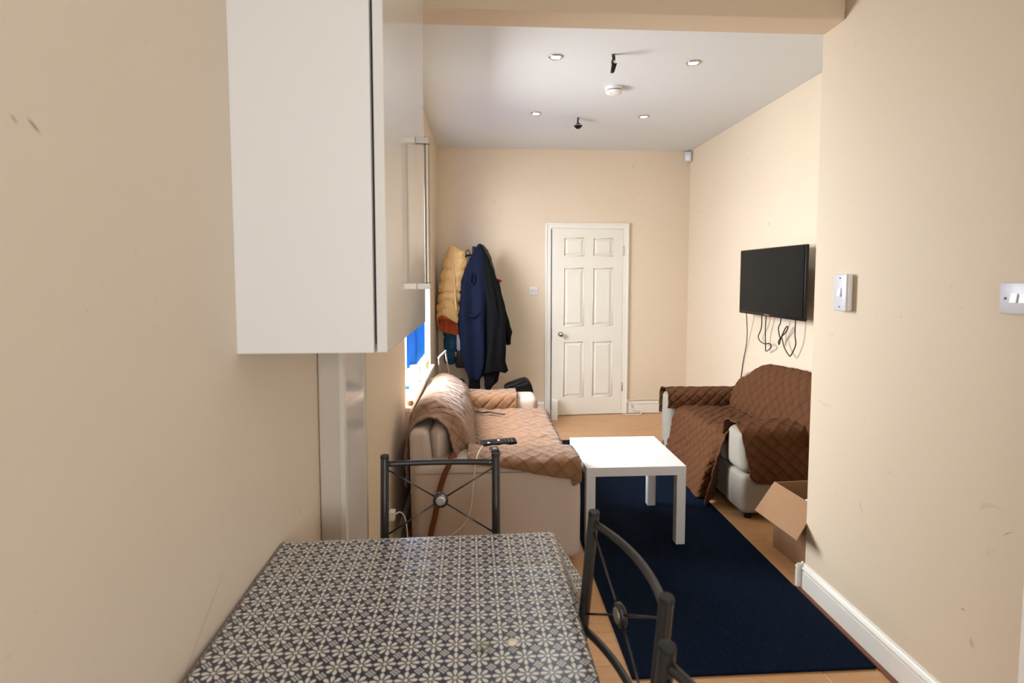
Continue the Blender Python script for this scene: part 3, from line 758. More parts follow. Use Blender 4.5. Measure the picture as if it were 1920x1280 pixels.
# ================================================================ LEFT SOFA
s1 = thing('sofa', 'cream fabric sofa under the window, half covered by a tan quilted throw', 'sofa', (0.06, 3.45, 0))
mS = M['sofa']
B().box(-0.35, 0.47, 2.66, 4.24, 0.05, 0.30, 0.02, 3).obj('base', mS, s1, smooth='auto')
cushion(B(), -0.352, 0.500, 2.622, 2.875, 0.035, 0.548, 0.045, 0.006, seg=5).obj('arm', mS, s1, smooth=True)
cushion(B(), -0.352, 0.425, 4.02, 4.27, 0.035, 0.555, 0.045, 0.006, seg=5, seed=3).obj('arm', mS, s1, smooth=True)
B().hexa([(-0.362, 2.66, 0.05), (-0.19, 2.66, 0.05), (-0.19, 4.26, 0.05), (-0.362, 4.26, 0.05), (-0.372, 2.66, 0.70), (-0.28, 2.66, 0.70), (-0.28, 4.26, 0.68), (-0.372, 4.26, 0.68)])\
    .obj('back_frame', mS, s1, mods=())
fr = s1.children[-1] if s1.children else None
for o in s1.children:
    if o.name.startswith('back_frame'):
        md = o.modifiers.new('bevel', 'BEVEL'); md.width = 0.03; md.segments = 3
cushion(B(), -0.275, -0.185, 2.735, 3.42, 0.44, 0.695, 0.045, 0.03, seg=4).obj('back_cushion', mS, s1, smooth=True)
cushion(B(), -0.275, -0.185, 3.43, 4.12, 0.44, 0.655, 0.045, 0.03, seg=4, seed=5).obj('back_cushion', mS, s1, smooth=True)
cushion(B(), -0.15, 0.485, 2.885, 3.445, 0.30, 0.425, 0.04, 0.012, seg=4).obj('seat_cushion', mS, s1, smooth=True)
cushion(B(), -0.15, 0.48, 3.455, 4.01, 0.30, 0.425, 0.04, 0.012, seg=4, seed=2).obj('seat_cushion', mS, s1, smooth=True)
for x in (-0.30, 0.42):
    for y_ in (2.70, 4.20): B().lathe([(0.022, 0.0), (0.026, 0.048)], (x, y_, 0), 'Z', 12).obj('foot', M['black_plastic'], s1)
B().tube([(-0.335, 2.6195, 0.498), (-0.1, 2.6165, 0.500), (0.2, 2.6165, 0.500), (0.47, 2.6195, 0.498)], 0.0022, 6).obj('seam', M['seam'], s1)
# throw
k1 = thing('sofa_cover', 'tan quilted cover draped over the sofa below the window', 'sofa cover', (0.06, 3.45, 0.45), 'quilted sofa covers')
near = polyfn([(-0.392, 0, 0.40), (-0.388, 0, 0.60), (-0.372, 0, 0.685), (-0.322, 0, 0.735), (-0.25, 0, 0.745), (-0.185, 0, 0.69), (-0.150, 0, 0.60), (-0.135, 0, 0.552)])
mid = polyfn([(-0.392, 0, 0.40), (-0.388, 0, 0.62), (-0.375, 0, 0.735), (-0.315, 0, 0.792), (-0.225, 0, 0.785), (-0.135, 0, 0.71), (-0.075, 0, 0.59), (-0.052, 0, 0.465)])
far = polyfn([(-0.392, 0, 0.40), (-0.388, 0, 0.60), (-0.372, 0, 0.685), (-0.30, 0, 0.722), (-0.225, 0, 0.70), (-0.14, 0, 0.64), (-0.09, 0, 0.54), (-0.062, 0, 0.462)])
def back1(a, b_):
    y_ = 2.70 + b_*1.46
    p = near(a).lerp(mid(a), sst(2.70, 2.93, y_)).lerp(far(a), sst(3.1, 4.15, y_))
    # near hem is pulled back over the top so the cushion end shows
    arch_ = math.sin(PI*max(0, min(1, (a-0.30)/0.62)))
    y_ += 0.055*arch_*(1-sst(2.70, 2.95, y_))
    return Vector((p.x, y_, p.z))
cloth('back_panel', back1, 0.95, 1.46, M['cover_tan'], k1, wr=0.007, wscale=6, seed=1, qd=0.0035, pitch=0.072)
arm_p = polyfn([(0, 4.02, 0.475), (0, 3.75, 0.462), (0, 3.3, 0.468), (0, 3.02, 0.485), (0, 2.92, 0.53), (0, 2.85, 0.562), (0, 2.75, 0.568), (0, 2.66, 0.566), (0, 2.612, 0.545), (0, 2.600, 0.50), (0, 2.596, 0.435)])
sea_p = polyfn([(-0.075, 0, 0.02), (0.0, 0, -0.004), (0.25, 0, 0.0), (0.44, 0, -0.004), (0.49, 0, -0.025), (0.506, 0, -0.07), (0.512, 0, -0.17)])
def seat1(a, b_):
    hang = 0.925 + 0.055*sst(0.0, 0.8, a)       # flap over the near arm hangs lower towards the front
    b2 = b_*hang
    q = arm_p(b2); p = sea_p(a)
    z = q.z + p.z*(1-0.55*sst(2.95, 2.6, q.y))
    x = p.x
    k_ = sst(2.75, 2.60, q.y)
    if a > 0.80: x -= 0.06*(a-0.80)/0.2*k_; z += 0.04*k_*(a-0.8)/0.2
    # bunched folds around the seat centre
    z += 0.012*math.exp(-((q.y-3.28 - 0.12*(x-0.2))/0.05)**2)*sst(0.25, 0.5, a) + 0.016*math.exp(-((q.y-3.08+0.10*x)/0.035)**2) * (1-0.5*a)
    return Vector((x, q.y, z))
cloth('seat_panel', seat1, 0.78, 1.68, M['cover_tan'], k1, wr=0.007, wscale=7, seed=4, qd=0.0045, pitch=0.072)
fa = polyfn([(0, 4.015, 0.44), (0, 4.008, 0.52), (0, 4.03, 0.565), (0, 4.10, 0.578), (0, 4.20, 0.578), (0, 4.27, 0.562), (0, 4.288, 0.50), (0, 4.29, 0.40)])
def arm1(a, b_):
    q = fa(b_); return Vector((-0.15 + a*0.415, q.y, q.z + 0.004*math.sin(a*9)))
cloth('arm_flap', arm1, 0.42, 0.55, M['cover_tan'], k1, wr=0.004, wscale=8, seed=8, qd=0.006, pitch=0.072)
# elastic strap hanging on the near arm
b = B()
sp = catmull([Vector(p) for p in ((-0.150, 2.70, 0.577), (-0.158, 2.63, 0.573), (-0.168, 2.607, 0.545), (-0.192, 2.604, 0.49), (-0.218, 2.604, 0.40), (-0.237, 2.605, 0.29), (-0.262, 2.606, 0.18), (-0.275, 2.606, 0.06))], 6)
prev = None
for i, p in enumerate(sp):
    d = (sp[min(i+1, len(sp)-1)]-sp[max(i-1, 0)]).normalized()
    s_ = d.cross(Vector((0, -1, 0))) if abs(d.y) < 0.8 else Vector((1, 0, 0))
    s_ = s_.normalized()*0.0135
    q = (b.bm.verts.new(p-s_), b.bm.verts.new(p+s_))
    if prev: b.bm.faces.new((prev[0], prev[1], q[1], q[0]))
    prev = q
o = b.obj('strap', M['strap'], k1, smooth=True); md = o.modifiers.new('thickness', 'SOLIDIFY'); md.thickness = 0.003; md.offset = 0
tag(B().tube([(0.0, 2.76, 0.592), (-0.02, 2.66, 0.590), (-0.034, 2.598, 0.565), (-0.042, 2.594, 0.50), (-0.050, 2.594, 0.42), (-0.058, 2.594, 0.34), (-0.085, 2.594, 0.26), (-0.15, 2.594, 0.20), (-0.22, 2.594, 0.17)], 0.003, 8, 8).obj('sofa_cable', M['cable_white'], smooth=True), 'thin cream cable hanging in a curve down the near arm of the left sofa', 'cable')
# keyboard-like black remote on the seat
t_ = thing('remote_control', 'long black remote control with rows of keys on the tan sofa seat', 'remote', (0.10, 3.235, 0.485))
ang = R(12)
def rot_at(b, c_, a_, tilt=0):
    m_ = Matrix.Translation(c_) @ Matrix.Rotation(a_, 4, 'Z') @ Matrix.Rotation(tilt, 4, 'X')
    for v in b.bm.verts: v.co = m_ @ v.co
    return b
rc = (0.095, 3.07, 0.512)
rot_at(B().box(-0.105, 0.105, -0.028, 0.028, -0.009, 0.009, 0.004, 2), rc, ang, R(12)).obj('body', M['black_plastic'], t_, smooth='auto')
for i in range(9):
    for j in range(2):
        mm = M['grey_plastic'] if (i*2+j) in (2, 9) else M['chair_metal']
        rot_at(B().box(-0.092+i*0.021, -0.078+i*0.021, -0.020+j*0.020, -0.006+j*0.020, 0.009, 0.0115, 0.001, 1), rc, ang, R(12)).obj('key', mm, t_)
t_ = thing('phone_case', 'small black case lying at the near edge of the tan sofa seat', 'case', (0.069, 2.93, 0.57))
rot_at(B().box(-0.022, 0.022, -0.03, 0.03, -0.006, 0.006, 0.004, 2), (0.061, 2.72, 0.584), R(10), R(4)).obj('shell', M['black_plastic'], t_, smooth='auto')
rot_at(B().box(-0.008, 0.012, -0.012, 0.012, 0.006, 0.0075, 0.0005, 1), (0.061, 2.72, 0.584), R(10), R(4)).obj('face', M['steel'], t_)
tag(B().tube([(-0.045, 3.90, 0.487), (0.0, 3.86, 0.486), (0.05, 3.87, 0.487), (0.10, 3.83, 0.487), (0.16, 3.80, 0.487)], 0.006, 8, 8).obj('dark_cord', M['cable_black'], smooth=True), 'short dark cord lying on the bright back of the left sofa seat', 'cord')

# radiator below the window, things on the sill
t_ = thing('radiator', 'white panel radiator on the left wall behind the sofa', 'radiator', (-0.43, 4.0, 0.15))
b = B().box(-0.425, -0.405, 3.36, 4.60, 0.14, 0.60, 0.004)
for i in range(40):
    yy = 3.375 + i*0.031
    b.box(-0.407, -0.400, yy, yy+0.018, 0.17, 0.57, 0.003, 1)
b.obj('panel', M['white_paint'], t_, smooth='auto')
B().box(-0.447, -0.399, 3.355, 4.605, 0.6002, 0.612, 0.003).obj('top_grille', M['white_paint'], t_)
B().box(-0.4595, -0.426, 3.60, 3.63, 0.16, 0.58).obj('bracket', M['white_paint'], t_); B().box(-0.4595, -0.426, 4.35, 4.38, 0.16, 0.58).obj('bracket', M['white_paint'], t_)
B().tube([(-0.415, 3.34, 0.17), (-0.415, 3.345, 0.10), (-0.415, 3.345, 0.002)], 0.008, 8, 4).obj('pipe', M['white_paint'], t_, smooth=True)
B().tube([(-0.415, 3.345, 0.15), (-0.415, 3.30, 0.15)], 0.016, 12).obj('valve', M['white_plastic'], t_, smooth='auto')
t_ = thing('sill_tub', 'white plastic tub standing on the window sill', 'tub', (-0.50, 3.98, 0.70))
B().lathe([(0.034, 0.0), (0.036, 0.002), (0.039, 0.105), (0.034, 0.112), (0.034, 0.10), (0.031, 0.004), (0.001, 0.0035)], (-0.500, 3.98, 0.7005), 'Z', 24).obj('body', M['white_plastic'], t_, smooth='auto')
B().lathe([(0.041, 0.108), (0.042, 0.118), (0.038, 0.122), (0.001, 0.122)], (-0.500, 3.98, 0.7005), 'Z', 24).obj('lid', M['white_plastic'], t_, smooth='auto')
tag(B().lathe([(0.018, 0), (0.02, 0.004), (0.02, 0.016), (0.017, 0.018), (0.001, 0.018)], (-0.53, 3.72, 0.7005), 'Z', 16).obj('bottle_cap', M['blind'], smooth='auto'), 'small blue cap on the sill before the white tub', 'cap')
tag(B().lathe([(0.016, 0), (0.021, 0.006), (0.022, 0.016), (0.016, 0.028), (0.001, 0.030)], (-0.440, 3.235, 0.7005), 'Z', 14).obj('cork', simple('brown cork', rgb(150, 110, 78), 0.8), smooth='auto'), 'brown round cork at the near end of the window sill', 'cork')
t_ = thing('plastic_cup', 'clear plastic cup at the far end of the window sill', 'cup', (-0.475, 4.45, 0.70))
B().lathe([(0.026, 0.0), (0.034, 0.08), (0.0325, 0.08), (0.0245, 0.003), (0.001, 0.003)], (-0.475, 4.45, 0.7005), 'Z', 20).obj('body', M['clear'], t_, smooth='auto')

# ================================================================ RIGHT SOFA
s2 = thing('sofa', 'grey beige two seat sofa on the right, draped in a dark brown quilted cover', 'sofa', (1.86, 3.68, 0))
mG = M['sofa_grey']
B().box(1.575, 2.18, 3.10, 4.25, 0.045, 0.285, 0.025, 3).obj('base', mG, s2, smooth='auto')
cushion(B(), 1.560, 2.19, 3.065, 3.29, 0.286, 0.545, 0.05, 0.006, seg=5).obj('arm', mG, s2, smooth=True)
cushion(B(), 1.565, 2.19, 3.062, 3.30, 0.042, 0.285, 0.03, 0.004, seg=4, seed=9).obj('arm_base', mG, s2, smooth=True)
cushion(B(), 1.475, 2.19, 4.115, 4.275, 0.042, 0.552, 0.045, 0.006, seg=5, seed=4).obj('arm', mG, s2, smooth=True)
B().hexa([(2.02, 3.08, 0.06), (2.18, 3.08, 0.06), (2.18, 4.27, 0.06), (2.02, 4.27, 0.06), (2.09, 3.08, 0.76), (2.18, 3.08, 0.76), (2.18, 4.22, 0.66), (2.09, 4.22, 0.66)]).obj('back_frame', mG, s2)
for o in s2.children:
    if o.name.startswith('back_frame'):
        md = o.modifiers.new('bevel', 'BEVEL'); md.width = 0.03; md.segments = 3
cushion(B(), 2.03, 2.13, 3.31, 4.03, 0.43, 0.74, 0.045, 0.03, seg=4).obj('back_cushion', mG, s2, smooth=True)
cushion(B(), 1.555, 2.02, 3.30, 4.045, 0.286, 0.425, 0.04, 0.012, seg=4).obj('seat_cushion', mG, s2, smooth=True)
for x in (1.63, 2.14):
    for y_ in (3.12, 4.21): B().lathe([(0.022, 0.0005), (0.026, 0.046)], (x, y_, 0), 'Z', 12).obj('foot', M['black_plastic'], s2)
k2 = thing('sofa_cover', 'dark brown quilted cover draped over the right sofa below the television', 'sofa cover', (1.86, 3.68, 0.45), 'quilted sofa covers')
mC = M['cover_brown']
bp2 = polyfn([(1.962, 0, 0.462), (1.955, 0, 0.52), (1.975, 0, 0.64), (2.02, 0, 0.755), (2.085, 0, 0.825), (2.13, 0, 0.832), (2.18, 0, 0.80), (2.192, 0, 0.70), (2.192, 0, 0.62)])
def back2(a, b_):
    y_ = 2.99 + b_*1.14
    p = bp2(a)
    e = 1-sst(3.75, 4.13, y_)
    top = 0.46 + (p.z-0.46)*(0.62+0.38*e**0.7) + 0.03*sst(3.9, 3.2, y_)*((p.z-0.46)/0.37)
    x = p.x + 0.05*(1-e)*(1 if p.x < 2.1 else 0)*sst(4.05, 4.13, y_) - 0.0*e
    return Vector((x, y_, top))
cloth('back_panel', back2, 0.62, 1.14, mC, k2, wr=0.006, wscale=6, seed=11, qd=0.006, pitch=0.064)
sp2 = polyfn([(1.985, 0, 0.47), (1.93, 0, 0.450), (1.80, 0, 0.452), (1.62, 0, 0.455), (1.555, 0, 0.44), (1.527, 0, 0.395), (1.505, 0, 0.30), (1.475, 0, 0.16), (1.445, 0, 0.018)])
def seat2(a, b_):
    y0, y1 = 3.235, 4.10
    p = sp2(a)
    y_ = y1 + (y0-y1)*b_
    z = p.z; x = p.x
    dr_ = sst(0.50, 1.0, a)
    # skirt widens at both ends as it falls and folds back on itself at the near corner
    y_ += dr_*(0.14*(1-b_)**2) 
    z += 0.035*math.exp(-((b_-0.78)/0.10)**2)*(1-dr_)*sst(0.05, 0.3, a)
    z += 0.060*sst(0.90, 1.0, b_)*(1-dr_)
    x += dr_*(0.016*math.sin(b_*17+0.6) - 0.045*math.exp(-((b_-0.80)/0.09)**2) + 0.11*math.exp(-((b_-0.93)/0.045)**2) - 0.02*sst(0.95, 1, b_))
    y_ += dr_*0.10*math.exp(-((b_-0.93)/0.06)**2)
    z = max(z, 0.016)
    return Vector((x, y_, z))
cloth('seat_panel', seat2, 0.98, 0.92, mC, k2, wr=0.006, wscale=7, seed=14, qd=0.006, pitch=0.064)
na = polyfn([(0, 3.302, 0.46), (0, 3.303, 0.52), (0, 3.275, 0.562), (0, 3.20, 0.575), (0, 3.12, 0.572), (0, 3.062, 0.545), (0, 3.048, 0.47), (0, 3.046, 0.35), (0, 3.046, 0.235)])
def arm2n(a, b_):
    q = na(b_); x0 = 1.545 + 0.055*sst(0.45, 1.0, b_)
    x = x0 + a*(2.185-x0)
    z = q.z
    if b_ > 0.8 and a < 0.12: z += 0.045*(1-a/0.12)**2*(b_-0.8)/0.2
    z += 0.012*math.exp(-(a/0.06)**2)*(1-sst(0.3, 0.6, b_))
    return Vector((x, q.y, z))
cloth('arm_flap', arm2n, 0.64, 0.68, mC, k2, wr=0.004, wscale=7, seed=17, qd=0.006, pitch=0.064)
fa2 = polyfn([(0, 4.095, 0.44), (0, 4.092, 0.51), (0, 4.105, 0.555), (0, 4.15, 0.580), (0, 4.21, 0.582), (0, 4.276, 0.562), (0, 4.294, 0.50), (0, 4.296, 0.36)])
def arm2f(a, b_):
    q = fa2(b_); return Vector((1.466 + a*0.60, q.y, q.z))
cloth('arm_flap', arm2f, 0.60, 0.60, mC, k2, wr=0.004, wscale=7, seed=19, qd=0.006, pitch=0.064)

# ================================================================ CARDBOARD BOX
t_ = thing('cardboard_box', 'open brown cardboard box with a raised flap, behind the right wall corner', 'box', (1.75, 2.60, 0))
ca = M['card']; th = 0.005
A_, D_ = Vector((1.593, 2.765, 0.36)), Vector((1.618, 2.44, 0.36))
ex = Vector((0.40, 0.031, 0)); 
def wallp(p, q, z0, z1, nrm):
    b = B(); n_ = Vector(nrm)*th
    b.hexa([Vector((p.x, p.y, z0)), Vector((q.x, q.y, z0)), Vector((q.x, q.y, z0))+n_, Vector((p.x, p.y, z0))+n_, Vector((p.x, p.y, z1)), Vector((q.x, q.y, z1)), Vector((q.x, q.y, z1))+n_, Vector((p.x, p.y, z1))+n_])
    bmesh.ops.recalc_face_normals(b.bm, faces=b.bm.faces); return b
b = wallp(A_, D_, 0.002, 0.36, (1, 0, 0)); b.obj('side', ca, t_)
wallp(A_+ex, D_+ex, 0.002, 0.36, (-1, 0, 0)).obj('side', ca, t_)
wallp(A_+Vector((th, 0, 0)), A_+ex-Vector((th, 0, 0)), 0.002, 0.36, (0, -1, 0)).obj('side', ca, t_)
wallp(D_+Vector((th, 0, 0)), D_+ex-Vector((th, 0, 0)), 0.002, 0.36, (0, 1, 0)).obj('side', ca, t_)
B().hexa([A_*1, D_*1, D_+ex, A_+ex] and [Vector((1.60, 2.755, 0.0015)), Vector((1.625, 2.45, 0.0015)), Vector((2.005, 2.475, 0.0015)), Vector((1.985, 2.78, 0.0015)), Vector((1.60, 2.755, 0.007)), Vector((1.625, 2.45, 0.007)), Vector((2.005, 2.475, 0.007)), Vector((1.985, 2.78, 0.007))]).obj('bottom', ca, t_)
b = B(); Bq, Cq = Vector((1.409, 2.619, 0.27)), Vector((1.437, 2.298, 0.27)); n_ = Vector((-0.3, 0, 0.6)).normalized()*th
b.hexa([A_, D_, Cq, Bq, A_+n_, D_+n_, Cq+n_, Bq+n_]); bmesh.ops.recalc_face_normals(b.bm, faces=b.bm.faces)
b.obj('flap', ca, t_)
t_ = thing('packet', 'purple and white packet inside the cardboard box', 'packet', (1.70, 2.55, 0.01))
B().box(1.635, 1.80, 2.50, 2.56, 0.009, 0.335, 0.004).obj('carton', M['purple'], t_)
B().box(1.635, 1.80, 2.50, 2.56, 0.3352, 0.352, 0.003).obj('lid', M['white_plastic'], t_)

# ================================================================ TELEVISION and CABLES
t_ = thing('television', 'black flat screen television mounted on the right wall', 'television', (2.22, 3.78, 1.44))
B().box(2.088, 2.110, 3.342, 4.222, 1.188, 1.690, 0.006, 2).obj('casing', M['black_plastic'], t_, smooth='auto')
B().box(2.084, 2.0875, 3.356, 4.208, 1.212, 1.678).obj('screen', M['screen'], t_)
B().box(2.110, 2.160, 3.46, 4.10, 1.24, 1.60, 0.012).obj('rear_housing', M['black_plastic'], t_)
B().box(2.160, 2.2195, 3.62, 3.94, 1.34, 1.52).obj('wall_bracket', M['chair_metal'], t_)
B().box(2.0862, 2.0878, 3.765, 3.835, 1.196, 1.204).obj('badge', M['steel'], t_)
B().box(2.087, 2.093, 3.755, 3.770, 1.181, 1.187).obj('standby_light', M['red_led'], t_)
def cab(pts, r_, name, label):
    tag(B().tube(pts, r_, 8, 8).obj(name, M['cable_black'], smooth=True), label, 'cable', 'cables below the television')
X = 2.150
cab([(X, 3.99, 1.245), (X, 3.98, 1.16), (X+.02, 4.02, 1.08), (X+.03, 4.08, 1.01), (X+.03, 4.05, 0.975), (X+.02, 3.97, 0.965), (X+.02, 3.90, 0.975), (X+.02, 3.87, 0.955), (X+.03, 3.93, 0.92), (X+.03, 3.965, 0.91), (X+.03, 3.97, 0.95), (X+.02, 3.96, 1.06), (X, 3.92, 1.16), (X, 3.905, 1.245)], 0.004, 'tv_cable', 'black cable looping below the middle of the television')
cab([(X, 3.72, 1.245), (X, 3.72, 1.155), (X, 3.745, 1.11), (X+.02, 3.765, 1.05), (X+.02, 3.745, 1.04), (X+.02, 3.70, 1.10), (X+.02, 3.675, 1.125), (X+.02, 3.66, 1.12), (X+.02, 3.69, 1.08), (X+.02, 3.755, 1.03), (X+.02, 3.775, 1.00), (X+.02, 3.765, 0.985), (X+.02, 3.75, 1.02), (X+.02, 3.735, 1.04), (X+.02, 3.70, 0.975), (X+.02, 3.64, 0.925), (X+.02, 3.61, 0.93), (X+.02, 3.56, 1.01), (X, 3.54, 1.09), (X, 3.535, 1.245)], 0.004, 'tv_cable', 'black bundled cable knotted below the right half of the television')
cab([(2.135, 4.20, 1.21), (2.16, 4.23, 1.12), (2.20, 4.30, 0.95), (2.212, 4.38, 0.75), (2.212, 4.42, 0.55), (2.205, 4.44, 0.35), (2.19, 4.45, 0.15)], 0.0035, 'tv_cable', 'thin black cable running down the wall from the left corner of the television')

# ================================================================ COAT STAND and CLOTHES
cs = thing('coat_stand', 'black coat stand loaded with coats by the back wall', 'coat stand', (-0.08, 5.34, 0))
mB = M['black_plastic']
B().tube([(-0.08, 5.34, 0.03), (-0.08, 5.34, 1.78)], 0.017, 14).obj('pole', mB, cs, smooth='auto')
B().box(-0.135, -0.025, 5.31, 5.37, 0.14, 0.50, 0.006).obj('stand_post', mB, cs)
for k_ in range(4):
    a = PI/4 + k_*PI/2
    B().tube([(-0.08, 5.34, 0.10), (-0.08+0.2*math.cos(a), 5.34+0.2*math.sin(a), 0.05), (-0.08+0.25*math.cos(a), 5.34+0.25*math.sin(a), 0.012)], 0.012, 10, 4).obj('foot', mB, cs, smooth=True)
for hx, hy, hz in ((-0.26, 5.30, 1.74), (0.0, 5.22, 1.77), (0.05, 5.44, 1.74), (-0.20, 5.45, 1.72)):
    B().tube([(-0.08, 5.34, 1.70), ((hx-0.08)/2, (hy+5.34)/2, 1.69), (hx, hy, hz-0.03), (hx, hy, hz+0.012)], 0.008, 8, 6).obj('hook', mB, cs, smooth=True)
B().tube([(-0.16, 5.27, 1.70), (-0.15, 5.26, 1.735), (-0.13, 5.26, 1.74), (-0.12, 5.265, 1.71), (-0.13, 5.27, 1.66)], 0.004, 8, 6).obj('loop', mB, cs, smooth=True)

def garment(name, levels, mat, parent, folds=7, famp=0.10, seed=0, bands=0, band_amp=0.0, step=0.014, label=None, tilt=0.0, hem_front=0.0):
    """levels: (z, x_left, x_right, y_centre, y_half); a hanging tube of cloth with folds that deepen downwards"""
    lv = sorted(levels, key=lambda q: -q[0])
    z0, z1 = lv[0][0], lv[-1][0]
    n_ = max(8, int((z0-z1)/step)); m_ = 56
    off = parent_origin(parent)
    vs = []; fs = []
    for i in range(n_+1):
        z = z0 + (z1-z0)*i/n_
        for q0, q1 in zip(lv, lv[1:]):
            if q0[0] >= z >= q1[0]: break
        f = 0 if q0[0] == q1[0] else (q0[0]-z)/(q0[0]-q1[0])
        f2 = f*f*(3-2*f)*0.5 + f*0.5
        L_, R_, yc, yh = [q0[k]+(q1[k]-q0[k])*f2 for k in (1, 2, 3, 4)]
        xc, xh = (L_+R_)/2, (R_-L_)/2
        dpt = i/n_
        for j in range(m_):
            a = 2*PI*j/m_
            fo = 1 + famp*min(1, dpt*2.2)*(math.sin(a*folds + seed + 1.7*noise.noise(Vector((dpt*3, seed, a)))) * 0.6 + 0.7*(0.35-abs(math.sin(a*folds*0.5 + seed*2 + 1.2*noise.noise(Vector((dpt*2, seed+4, a)))))**0.6) + noise.noise(Vector((math.cos(a)*2.2, math.sin(a)*2.2, dpt*2.5+seed)))*0.9)
            if bands: 
                ph = (z0-z)/bands; fo += band_amp*(abs(math.sin(PI*ph))**0.55-0.7) + band_amp*0.5*noise.noise(Vector((a*5, ph*3, seed)))
            ca_, sa_ = math.cos(a), math.sin(a)
            x = xc + xh*(abs(ca_)**0.85)*(1 if ca_ > 0 else -1)*min(fo, 1.06); y_ = yc + yh*sa_*fo
            zz = z + tilt*(x-xc)*sst(0.55, 1, dpt) + (0.012*math.sin(a*3+seed) if i == n_ else 0)
            zz += hem_front*(-sa_)*sst(0.45, 1, dpt)
            vs.append(Vector((x, y_, zz)) - off)
    for i in range(n_):
        for j in range(m_): fs.append((i*m_+j, (i+1)*m_+j, (i+1)*m_+(j+1) % m_, i*m_+(j+1) % m_))
    fs.append(tuple(range(m_)))
    me = bpy.data.meshes.new(name); me.from_pydata(vs, [], fs)
    for p in me.polygons: p.use_smooth = True
    me.materials.append(mat)
    o = bpy.data.objects.new(name, me); COL.objects.link(o); o.parent = parent
    md = o.modifiers.new('thickness', 'SOLIDIFY'); md.thickness = 0.006; md.offset = -1
    if label: o['label'] = label
    return o
# mustard puffer jacket
g_ = thing('puffer_jacket', 'mustard puffer jacket with orange lining on the left of the coat stand', 'jacket', (-0.30, 5.27, 1.79), 'coats on the stand')
garment('shell', [(1.792, -0.308, -0.284, 5.27, 0.012), (1.76, -0.328, -0.238, 5.27, 0.03), (1.72, -0.345, -0.165, 5.27, 0.05), (1.634, -0.370, -0.15, 5.27, 0.07), (1.41, -0.415, -0.16, 5.27, 0.095), (1.27, -0.430, -0.17, 5.27, 0.105), (1.16, -0.440, -0.19, 5.27, 0.11), (1.05, -0.445, -0.20, 5.27, 0.115), (1.00, -0.440, -0.215, 5.27, 0.105)],
        M['mustard'], g_, folds=4, famp=0.07, seed=2, bands=0.118, band_amp=0.20, tilt=-0.35, hem_front=0.085, step=0.008)
garment('lining', [(1.25, -0.415, -0.195, 5.27, 0.08), (1.05, -0.430, -0.210, 5.27, 0.10), (0.985, -0.430, -0.222, 5.27, 0.098)], M['orange'], g_, folds=11, famp=0.10, seed=4, tilt=-0.35, hem_front=0.085)
B().tube([(-0.302, 5.225, 1.775), (-0.293, 5.205, 1.66), (-0.272, 5.180, 1.50), (-0.262, 5.160, 1.33), (-0.25, 5.150, 1.16)], 0.012, 8, 8).obj('front_placket', M['mustard'], g_, smooth=True)
# navy wool coat
g_ = thing('wool_coat', 'long navy wool coat at the front of the coat stand', 'coat', (-0.02, 5.20, 1.79), 'coats on the stand')
garment('body', [(1.797, -0.035, -0.005, 5.20, 0.012), (1.745, -0.072, 0.012, 5.20, 0.03), (1.635, -0.128, 0.05, 5.19, 0.06), (1.523, -0.170, 0.065, 5.18, 0.075), (1.41, -0.205, 0.075, 5.18, 0.085), (1.27, -0.223, 0.08, 5.18, 0.095), (1.10, -0.236, 0.085, 5.18, 0.10), (0.79, -0.224, 0.09, 5.18, 0.10), (0.65, -0.195, 0.08, 5.18, 0.09), (0.52, -0.155, 0.03, 5.18, 0.07), (0.47, -0.135, -0.01, 5.18, 0.05)],
        M['navy'], g_, folds=5, famp=0.30, seed=1, tilt=0.25)
b = B()
b.tube([(-0.145, 5.083, 1.13), (-0.10, 5.072, 1.105), (-0.06, 5.07, 1.11), (-0.015, 5.072, 1.145)], 0.010, 8, 6)
b.obj('pocket_welt', M['navy'], g_, smooth=True)
b = B().tube([(-0.09, 5.10, 1.52), (-0.115, 5.092, 1.45), (-0.10, 5.09, 1.41), (-0.075, 5.092, 1.43), (-0.07, 5.095, 1.50)], 0.008, 8, 6); b.obj('belt_loop', M['navy'], g_, smooth=True)
# black coat
g_ = thing('black_coat', 'long black coat hanging to the right of the navy coat', 'coat', (0.08, 5.27, 1.74), 'coats on the stand')
garment('body', [(1.785, -0.015, 0.008, 5.215, 0.012), (1.745, -0.03, 0.024, 5.215, 0.03), (1.635, -0.03, 0.078, 5.20, 0.06), (1.523, -0.03, 0.118, 5.195, 0.08), (1.41, -0.01, 0.155, 5.19, 0.10), (1.27, 0.01, 0.188, 5.185, 0.11), (1.10, 0.02, 0.222, 5.185, 0.115), (0.79, 0.02, 0.228, 5.185, 0.115), (0.65, 0.0, 0.222, 5.185, 0.11), (0.555, -0.02, 0.248, 5.185, 0.10)],
        M['black_cloth'], g_, folds=6, famp=0.16, seed=6)
garment('hanging_sleeve', [(0.80, 0.0, 0.15, 5.20, 0.05), (0.56, 0.0, 0.17, 5.20, 0.05), (0.45, 0.02, 0.155, 5.20, 0.045), (0.40, 0.02, 0.10, 5.20, 0.035), (0.355, 0.04, 0.07, 5.20, 0.02)], M['black_cloth'], g_, folds=4, famp=0.12, seed=7)
